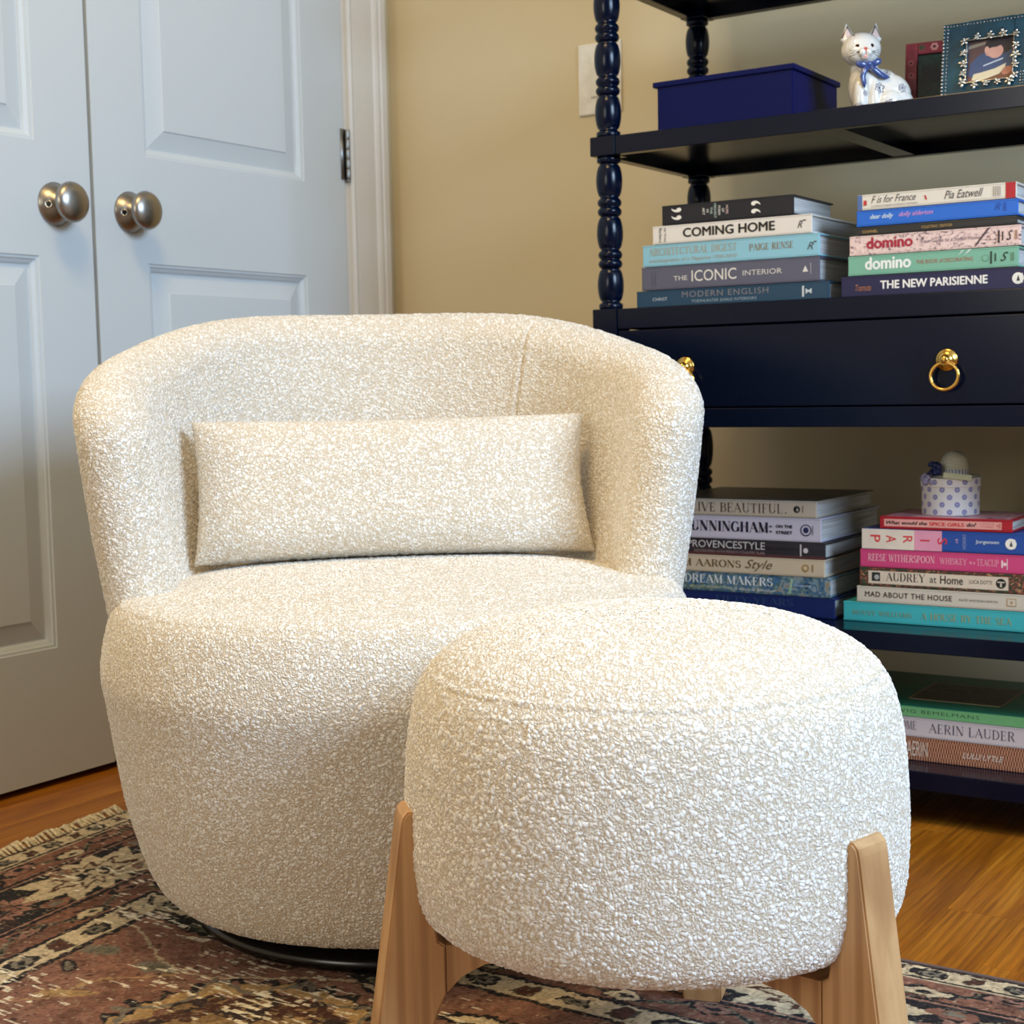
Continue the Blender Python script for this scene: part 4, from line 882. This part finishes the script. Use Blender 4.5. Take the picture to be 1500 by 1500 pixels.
# ------------------------------------------------------------------ OBJECTS ON THE UPPER SHELF
ZS = .973
t = thing('storage_box', 'flat dark blue lidded box on the upper shelf', 'box', (-.9565, 2.03, ZS))
bm = BM(); box(bm, -.1055, .1085, 0, .17, 0, .073, .0015); obj('body', bm, M_NAVYBOX, t)
bm = BM(); box(bm, -.1115, .1125, -.004, .174, .0715, .0795, .0015); obj('lid', bm, M_NAVYBOX, t)

# porcelain cat: one fused body
RZ = math.atan2(.548, .836)
cat_t = thing('cat_figurine', 'white porcelain cat figurine with a blue bow and painted flowers', 'figurine', (-.7455, 2.1025, ZS), RZ); cat_t.scale = (1.06, 1.06, 1.11)
bm = BM()
E_ = lambda c, s, rot=None: ball(bm, c, 1, 24, s, rot)
E_((-.0275, -.004, .0865), (.0262, .0225, .0215)); E_((-.0275, -.016, .080), (.021, .014, .0145)); E_((-.0315, -.028, .0785), (.0055, .0055, .0055)); E_((-.0235, -.028, .0785), (.0055, .0055, .0055)); E_((-.0275, -.024, .082), (.005, .007, .005)); E_((-.0275, -.026, .073), (.006, .006, .004))
E_((-.022, .002, .062), (.0185, .017, .016)); E_((-.020, .001, .040), (.0235, .0205, .033)); E_((.000, .006, .034), (.030, .024, .030)); E_((.010, .006, .030), (.031, .026, .028)); E_((.014, .004, .020), (.030, .028, .021)); E_((-.006, .006, .047), (.022, .019, .018), Matrix.Rotation(R(28), 3, 'Y'))
E_((.008, -.016, .017), (.018, .012, .017)); E_((.000, -.022, .005), (.014, .008, .005))
for x in (-.0315, -.0125):
    E_((x, -.013, .026), (.0095, .0105, .027), Matrix.Rotation(R(-3), 3, 'X')); E_((x, -.020, .0055), (.0085, .011, .0060))
for sx in (-1, 1):
    cxm = -.0275+sx*.0165
    for k in range(7):
        f = k/6; E_((cxm+sx*.0030*f, -.003, .099+.0165*f), (.0092*(1-f)+.0016, .0050*(1-f)+.0014, .0048))
pts = [(.036+.0*k, .0, .006) for k in range(1)]
E_((.034, .004, .010), (.012, .02, .010)); E_((.024, -.020, .006), (.016, .008, .006)); E_((.0, .004, .004), (.034, .026, .006))
for v in bm.verts:
    if v.co.z < .0004: v.co.z = .0004
me = bpy.data.meshes.new('body'); bm.to_mesh(me); bm.free()
tmp = bpy.data.objects.new('body', me); COL.objects.link(tmp)
md = tmp.modifiers.new('r', 'REMESH'); md.mode = 'VOXEL'; md.voxel_size = .0009
sm = tmp.modifiers.new('s', 'SMOOTH'); sm.iterations = 4; sm.factor = .6
dg = bpy.context.evaluated_depsgraph_get(); me2 = bpy.data.meshes.new_from_object(tmp.evaluated_get(dg)); bpy.data.objects.remove(tmp); bpy.data.meshes.remove(me)
n = len(me2.vertices); co = np.zeros(n*3); me2.vertices.foreach_get('co', co); co = co.reshape(-1, 3); X, Y, Z = co.T
C0 = np.tile(np.array(lin((232, 228, 220))), (n, 1))
def paint(m, c): C0[m] = lin(c)
hd = (Z > .068) & (Y > -.012+.0); g = np.clip((Z-.094)/.02, 0, 1)[:, None]*.45*(Z > .085)[:, None]*(np.abs(X+.0275) < .02)[:, None]; C0 = C0*(1-g)+np.array(lin((150, 146, 138)))*g
fr = Y < .004
for sx in (-1, 1):
    ex = -.0275+sx*.0098; paint(fr & (np.hypot((X-ex), (Z-.0875)*1.25) < .0040), (250, 246, 238)); paint(fr & (np.hypot((X-ex), (Z-.0875)*1.0) < .0026), (58, 34, 30))
    cxm = -.0275+sx*.0175; tt = (Z-.099)/.018; wdt = .0090*(1-tt); a = np.abs(X-cxm-sx*.001)
    m = fr & (tt > .12) & (tt < 1.15) & (Z > .1); paint(m & (a < wdt) , (70, 58, 54)); paint(m & (a < wdt-.0016) & (tt < .82), (224, 200, 190))
    for k in (-1, 0, 1):
        paint(fr & (sx*(X+.0275) > .0085) & (sx*(X+.0275) < .0190) & (np.abs(Z-.0785-k*.0022*(sx*(X+.0275)-.006)/.008) < .00045), (70, 62, 60))
paint(fr & (np.hypot((X+.0275)/1.3, Z-.0828) < .0021), (206, 96, 78)); paint(fr & (np.abs(X+.0275) < .0008) & (Z < .0815) & (Z > .0755), (176, 60, 50)); paint(fr & (np.hypot(X+.0275, (Z-.0732)*1.4) < .003), (230, 170, 150))
def flower(fx, fz, s, c=(52, 50, 92)):
    d = np.hypot(X-fx, Z-fz); m = Y < .02; paint(m & (d < s*.26), c)
    for k in range(6):
        a = PI/3*k+.3; px_, pz_ = fx+math.cos(a)*s*.68, fz+math.sin(a)*s*.68; dd = np.hypot(X-px_, Z-pz_); paint(m & (dd < s*.30) & (dd > s*.17), c)
for f in ((-.007, .036, .0072), (.005, .0135, .0076), (-.0345, .013, .0058), (.006, .0565, .0050), (.024, .036, .0062), (.031, .014, .0052), (-.026, .030, .004)): flower(*f)
link('body', me2, attr_mat('glazed_porcelain', .12, .02, 80, .5, coat=.6), cat_t, True); set_col(me2, C0)
bm = BM()
ball(bm, (-.0215, -.0225, .0655), .0042, 14, (1, .7, .9))
for sx, ang in ((-1, 12), (1, 22)):
    ball(bm, (-.0215+sx*.0095, -.0215+(.003 if sx > 0 else 0), .0665+(.001 if sx > 0 else -.001)), 1, 16, (.0085, .0035, .0048), Matrix.Rotation(R(-ang*sx), 3, 'Y'))
def ribbon(pts, w):
    vs = []
    for i, (x, y, z) in enumerate(pts):
        p = Vector((x, y, z)); q = Vector(pts[min(i+1, len(pts)-1)])-Vector(pts[max(i-1, 0)]); nn = Vector((-q.z, 0, q.x)).normalized(); ww = w[i]
        vs.append([bm.verts.new(p+nn*ww+Vector((0, d, 0))) for d in (-.0006, .0008)]+[bm.verts.new(p-nn*ww+Vector((0, d, 0))) for d in (.0008, -.0006)])
    for a, b in zip(vs, vs[1:]):
        for k in range(4): bm.faces.new((a[k], a[(k+1) % 4], b[(k+1) % 4], b[k]))
    bm.faces.new(vs[0]); bm.faces.new(list(reversed(vs[-1])))
ribbon([(-.022, -.0235, .064), (-.0275, -.0235, .057), (-.0300, -.0235, .050), (-.0285, -.0245, .042), (-.0275, -.0245, .036)], [.0025, .0035, .0036, .003, .0006])
ribbon([(-.021, -.023, .064), (-.013, -.0225, .0575), (-.005, -.0205, .052), (.002, -.0185, .0495), (.0075, -.0165, .0495)], [.0025, .0034, .0036, .0030, .0006])
bmesh.ops.recalc_face_normals(bm, faces=bm.faces)
obj('bow', bm, plain('cobalt_glaze', (66, 82, 138), .18, noise=.12, scale=500, coat=.5), cat_t, True)

# photo frames
def frame_xy(name, label, loc, rz, tilt): 
    t = thing(name, label, 'photo frame', loc, rz); t.rotation_euler = (R(-tilt), 0, rz); return t
t = frame_xy('photo_frame', 'red photo frame painted with flowers, behind the teal jewelled frame', (-.693, 2.185, ZS+.001), R(8), 7)
bm = BM(); W2, H2, b = .045, .117, .017
box(bm, -W2, -W2+b, -.006, .006, 0, H2, .001); box(bm, W2-b, W2, -.006, .006, 0, H2, .001); box(bm, -W2+b, W2-b, -.006, .006, 0, b, .001); box(bm, -W2+b, W2-b, -.006, .006, H2-b, H2, .001)
obj('frame', bm, plain('red_enamel', (150, 46, 60), .4, noise=.15, scale=90), t)
bm = BM(); box(bm, -W2+b-.001, W2-b+.001, -.001, .004, b-.001, H2-b+.001); obj('picture', bm, pattern_mat('dark_green_picture', [(10, 20, 34), (8, 16, 28), (18, 60, 52), (14, 30, 40)], (12, 12, 22), .15, .5), t)
for (fx, fz, c1, c2, s) in [(-.004, .109, (226, 150, 140), (60, 20, 30), .0058), (-.037, .088, (204, 108, 118), (50, 20, 30), .0045), (-.036, .070, (206, 110, 120), (30, 16, 24), .0045), (-.0365, .034, (206, 140, 60), (150, 80, 30), .0055), (-.0365, .018, (60, 60, 110), (170, 40, 60), .005), (.037, .07, (206, 110, 120), (30, 16, 24), .0045), (-.022, .1095, (96, 84, 60), (60, 70, 50), .0045), (.018, .1095, (110, 70, 60), (60, 60, 50), .0045)]:
    bm = BM()
    for k in range(6): lathe(bm, [(s*.42, 0), (s*.42, .0006), (0, .001)], 10, Matrix.Translation((fx+s*.6*math.cos(k*PI/3), -.0055, fz+s*.6*math.sin(k*PI/3))) @ Matrix.Rotation(PI/2, 4, 'X'))
    fl = obj('painted_flower', bm, ink(c1), t)
    bm = BM(); lathe(bm, [(s*.34, 0), (s*.34, .0016), (0, .0018)], 12, Matrix.Translation((fx, -.0055, fz)) @ Matrix.Rotation(PI/2, 4, 'X')); obj('flower_centre', bm, ink(c2), fl)

t = frame_xy('photo_frame', 'teal enamel photo frame edged with silver beads and jewelled flowers', (-.600, 2.11, ZS+.001), R(0), 8)
W2, H2 = .063, .121
x0w, x1w, z0w, z1w = -.028, .034, .036, .093
bm = BM(); box(bm, -W2, x0w, -.006, .008, 0, H2, .0015); box(bm, x1w, W2, -.006, .008, 0, H2, .0015); box(bm, x0w, x1w, -.006, .008, 0, z0w); box(bm, x0w, x1w, -.006, .008, z1w, H2)
obj('frame', bm, plain('teal_enamel', (16, 66, 84), .25, noise=.25, scale=25, coat=.4), t)
bm = BM(); box(bm, x0w-.001, x1w+.001, -.002, .003, z0w-.001, z1w+.001); pic = obj('photograph', bm, ink((92, 66, 66)), t); pic['label'] = 'photograph of a dark-haired person in a blue sweatshirt leaning over something pale'
def flat(name, pts, col, d):
    bm = BM(); f = bm.faces.new([bm.verts.new((x0w+(x1w-x0w)*u, -.002-d*.00005, z0w+(z1w-z0w)*v)) for u, v in pts]); obj(name, bm, ink(col), pic)
def el(cx_, cy_, rx, ry, a0=0, a1=360, n=20, rot=0):
    return [(cx_+rx*math.cos(R(a0+(a1-a0)*i/n))*math.cos(R(rot))-ry*math.sin(R(a0+(a1-a0)*i/n))*math.sin(R(rot)), cy_+rx*math.cos(R(a0+(a1-a0)*i/n))*math.sin(R(rot))+ry*math.sin(R(a0+(a1-a0)*i/n))*math.cos(R(rot))) for i in range(n)]
flat('print_background', [(0, .9), (.38, .97), (.38, .90), (0, .82)], (150, 138, 120), 1)
flat('print_background', [(.62, 1), (1, 1), (1, .3), (.8, .3)], (52, 44, 50), 1)
flat('print_table', [(0, 0), (1, 0), (1, .34), (.7, .3), (0, .12)], (120, 74, 58), 2)
flat('print_sweatshirt', [(.02, .2), (.06, .45), (.2, .62), (.36, .70), (.5, .62), (.62, .56), (.8, .62), (.95, .70), (1, .5), (.96, .32), (.8, .26), (.5, .2), (.3, .14), (.08, .12)], (62, 82, 122), 3)
flat('print_neck', [(.36, .72), (.5, .8), (.6, .6), (.5, .58), (.4, .62)], (206, 152, 138), 4)
flat('print_face', el(.60, .70, .17, .17, rot=0), (222, 166, 148), 5)
flat('print_ear', el(.41, .76, .05, .08), (226, 170, 150), 6)
flat('print_hair', [(.37, .84), (.38, .93), (.5, 1.0), (.8, 1.0), (.86, .92), (.82, .83), (.74, .84), (.62, .80), (.52, .80), (.46, .78), (.43, .84)], (46, 36, 44), 7)
flat('print_paper', [(.1, .06), (.14, .2), (.3, .22), (.6, .28), (.84, .38), (.82, .28), (.7, .14), (.4, .05), (.2, .02)], (226, 212, 180), 8)
flat('print_hand', el(.86, .2, .12, .09, rot=30), (190, 128, 108), 9)
flat('print_lettering', [(.34, .36), (.35, .39), (.78, .52), (.77, .485)], (206, 220, 232), 10)
bm = BM(); k = 0
def bead(x, z, r): 
    g = bmesh.ops.create_icosphere(bm, subdivisions=1, radius=r)
    for v in g['verts']: v.co += Vector((x, -.0062, z))
for i in range(24):
    z = .003+i*(H2-.006)/23
    bead(-W2+.0016, z, .0019); bead(-W2+.007, z, .0011); bead(W2-.0016, z, .0019); bead(W2-.007, z, .0011)
for i in range(26): bead(-W2+.006+i*(2*W2-.012)/25, H2-.004, .0012)
for s_ in range(5):
    for q in range(5): bead(.045+s_*.0035, .026+q*.004, .0011)
obj('bead_trim', bm, M_SILVER, t, True, kind='stuff')
bm = BM()
tube(bm, [(x0w-.001, -.0075, z0w-.001), (x1w+.001, -.0075, z0w-.001), (x1w+.001, -.0075, z1w+.001), (x0w-.001, -.0075, z1w+.001)], .0011, 6, closed=True)
obj('wire_rim', bm, M_SILVER, t, True)
bm = BM()
for k in range(5):
    a = 2*PI*k/5+.3; L_ = .0046 if k % 2 else .0036
    ball(bm, (math.cos(a)*L_*.8, -.0015-.001*(k % 2), math.sin(a)*L_*.8), 1, 8, (L_*.62, .0011, .0016), Matrix.Rotation(-a, 3, 'Y'))
ball(bm, (0, -.0025, 0), .0015, 8)
jm = bpy.data.meshes.new('silver_flower'); bm.to_mesh(jm); bm.free(); jm.materials.append(M_SILVER)
ps = [(x0w-.004, z0w+(z1w-z0w)*f) for f in (.0, .22, .45, .72, 1.0)]+[(x1w+.004, z0w+(z1w-z0w)*f) for f in (.02, .28, .52, .74, 1.02)]+[(x0w+(x1w-x0w)*f, z1w+.004) for f in (.22, .5, .78)]+[(x0w+(x1w-x0w)*f, z0w-.005) for f in (.2, .45, .7, .95)]
rr = random.Random(2)
for x, z in ps:
    o = bpy.data.objects.new('silver_flower', jm); COL.objects.link(o); o.parent = t; o.location = (x, -.0075, z); o.rotation_euler = (0, rr.random()*6, 0); s_ = rr.uniform(.95, 1.3); o.scale = (s_, 1.2, s_)

# ------------------------------------------------------------------ DOTTED ROUND BOX
def dot_mat():
    t = NT('dotted_paper'); v = t.coord(); sx = t.n.new('ShaderNodeSeparateXYZ'); t.link(v, sx.inputs[0])
    a = t.math('ARCTAN2', sx.outputs[1], sx.outputs[0]); N = 12
    u = t.math('MULTIPLY', a, N/(2*PI)); w_ = t.math('DIVIDE', sx.outputs[2], .0104); row = t.math('FLOOR', w_)
    u2 = t.math('MULTIPLY_ADD', row, .5, u)
    fu = t.math('SUBTRACT', t.math('FRACT', t.math('ADD', u2, 100)), .5); fv = t.math('SUBTRACT', t.math('FRACT', w_), .5)
    d = t.math('SQRT', t.math('ADD', t.math('POWER', t.math('MULTIPLY', fu, 2.0), 2), t.math('POWER', t.math('MULTIPLY', fv, 1.0), 2)))
    m = t.math('LESS_THAN', d, .37); m2 = t.math('LESS_THAN', d, .13)
    c = t.mix(m, lin((230, 226, 224)), lin((140, 140, 184))); c = t.mix(m2, c, lin((176, 172, 206)))
    t.link(c, t.b.inputs['Base Color']); t.b.inputs['Roughness'].default_value = .5; return t.m
M_DOT = dot_mat()
pb = thing('trinket_box', 'small round polka-dot box topped by a tiny hat, on the red book', 'box', (-.648, 2.112, .4167), 0)
bm = BM(); lathe(bm, [(.0385, 0), (.0393, .001), (.0393, .040), (.036, .040)], 64); obj('body', bm, M_DOT, pb, False)
bm = BM(); lathe(bm, [(.0404, .0395), (.0408, .040), (.0408, .0515), (.0404, .0522), (.038, .0525), (0, .0525)], 64); obj('lid', bm, M_DOT, pb)
hat = BM(); lathe(hat, [(.034, .0530), (.036, .0540), (.030, .0548), (.0195, .0552), (.0195, .058), (.0195, .063), (.0188, .072), (.016, .080), (.0105, .086), (.005, .0885), (0, .089)], 48, Matrix.Translation((.004, .004, 0)))
ho = obj('miniature_hat', hat, plain('straw_white', (206, 204, 186), .7, noise=.08, scale=600), pb, True)
bm = BM(); lathe(bm, [(.0197, .0555), (.0200, .056), (.0200, .0625), (.0196, .063)], 48, Matrix.Translation((.004, .004, 0)), cap=False)
def ging():
    t = NT('gingham_band'); v = t.coord(); sx = t.n.new('ShaderNodeSeparateXYZ'); t.link(v, sx.inputs[0]); a = t.math('ARCTAN2', sx.outputs[1], sx.outputs[0])
    f = t.math('GREATER_THAN', t.math('SINE', t.math('MULTIPLY', a, 26)), 0); c = t.mix(f, lin((226, 226, 232)), lin((140, 146, 176))); t.link(c, t.b.inputs['Base Color']); return t.m
obj('hat_band', bm, ging(), ho)
bm = BM(); rr = random.Random(8)
for k in range(16):
    a = rr.random()*6.3; p = (-.0145+rr.uniform(-.007, .007), -.024+rr.uniform(-.003, .003), .0645+rr.uniform(-.007, .007)); ball(bm, p, 1, 10, (.0055, .0025, .0035), Matrix.Rotation(a, 3, 'Y'))
tube(bm, [(-.018, -.026, .061), (-.026, -.026, .056), (-.031, -.022, .0535)], [.003, .002, .0012], 8)
obj('ribbon_rose', bm, plain('navy_ribbon', (24, 36, 92), .5, noise=.2, scale=500), pb, True)
bm = BM()
for k in range(12):
    a = rr.random()*6.3; ball(bm, (-.021+rr.uniform(-.009, .009), -.036+rr.uniform(-.003, .003), .052+rr.uniform(-.006, .004)), 1, 8, (.005, .0022, .0028), Matrix.Rotation(a, 3, 'Y'))
obj('fabric_flower', bm, plain('lilac_fabric', (150, 144, 176), .7, noise=.2, scale=500), pb, True)
bm = BM(); box(bm, .000, .038, -.040, -.037, .0500, .0580, .0004); bmesh.ops.rotate(bm, verts=bm.verts, cent=(.018, -.034, .053), matrix=Matrix.Rotation(R(-18), 3, 'X') @ Matrix.Rotation(R(22), 3, 'Z'))
obj('gift_tag', bm, ink((206, 208, 172)), pb)
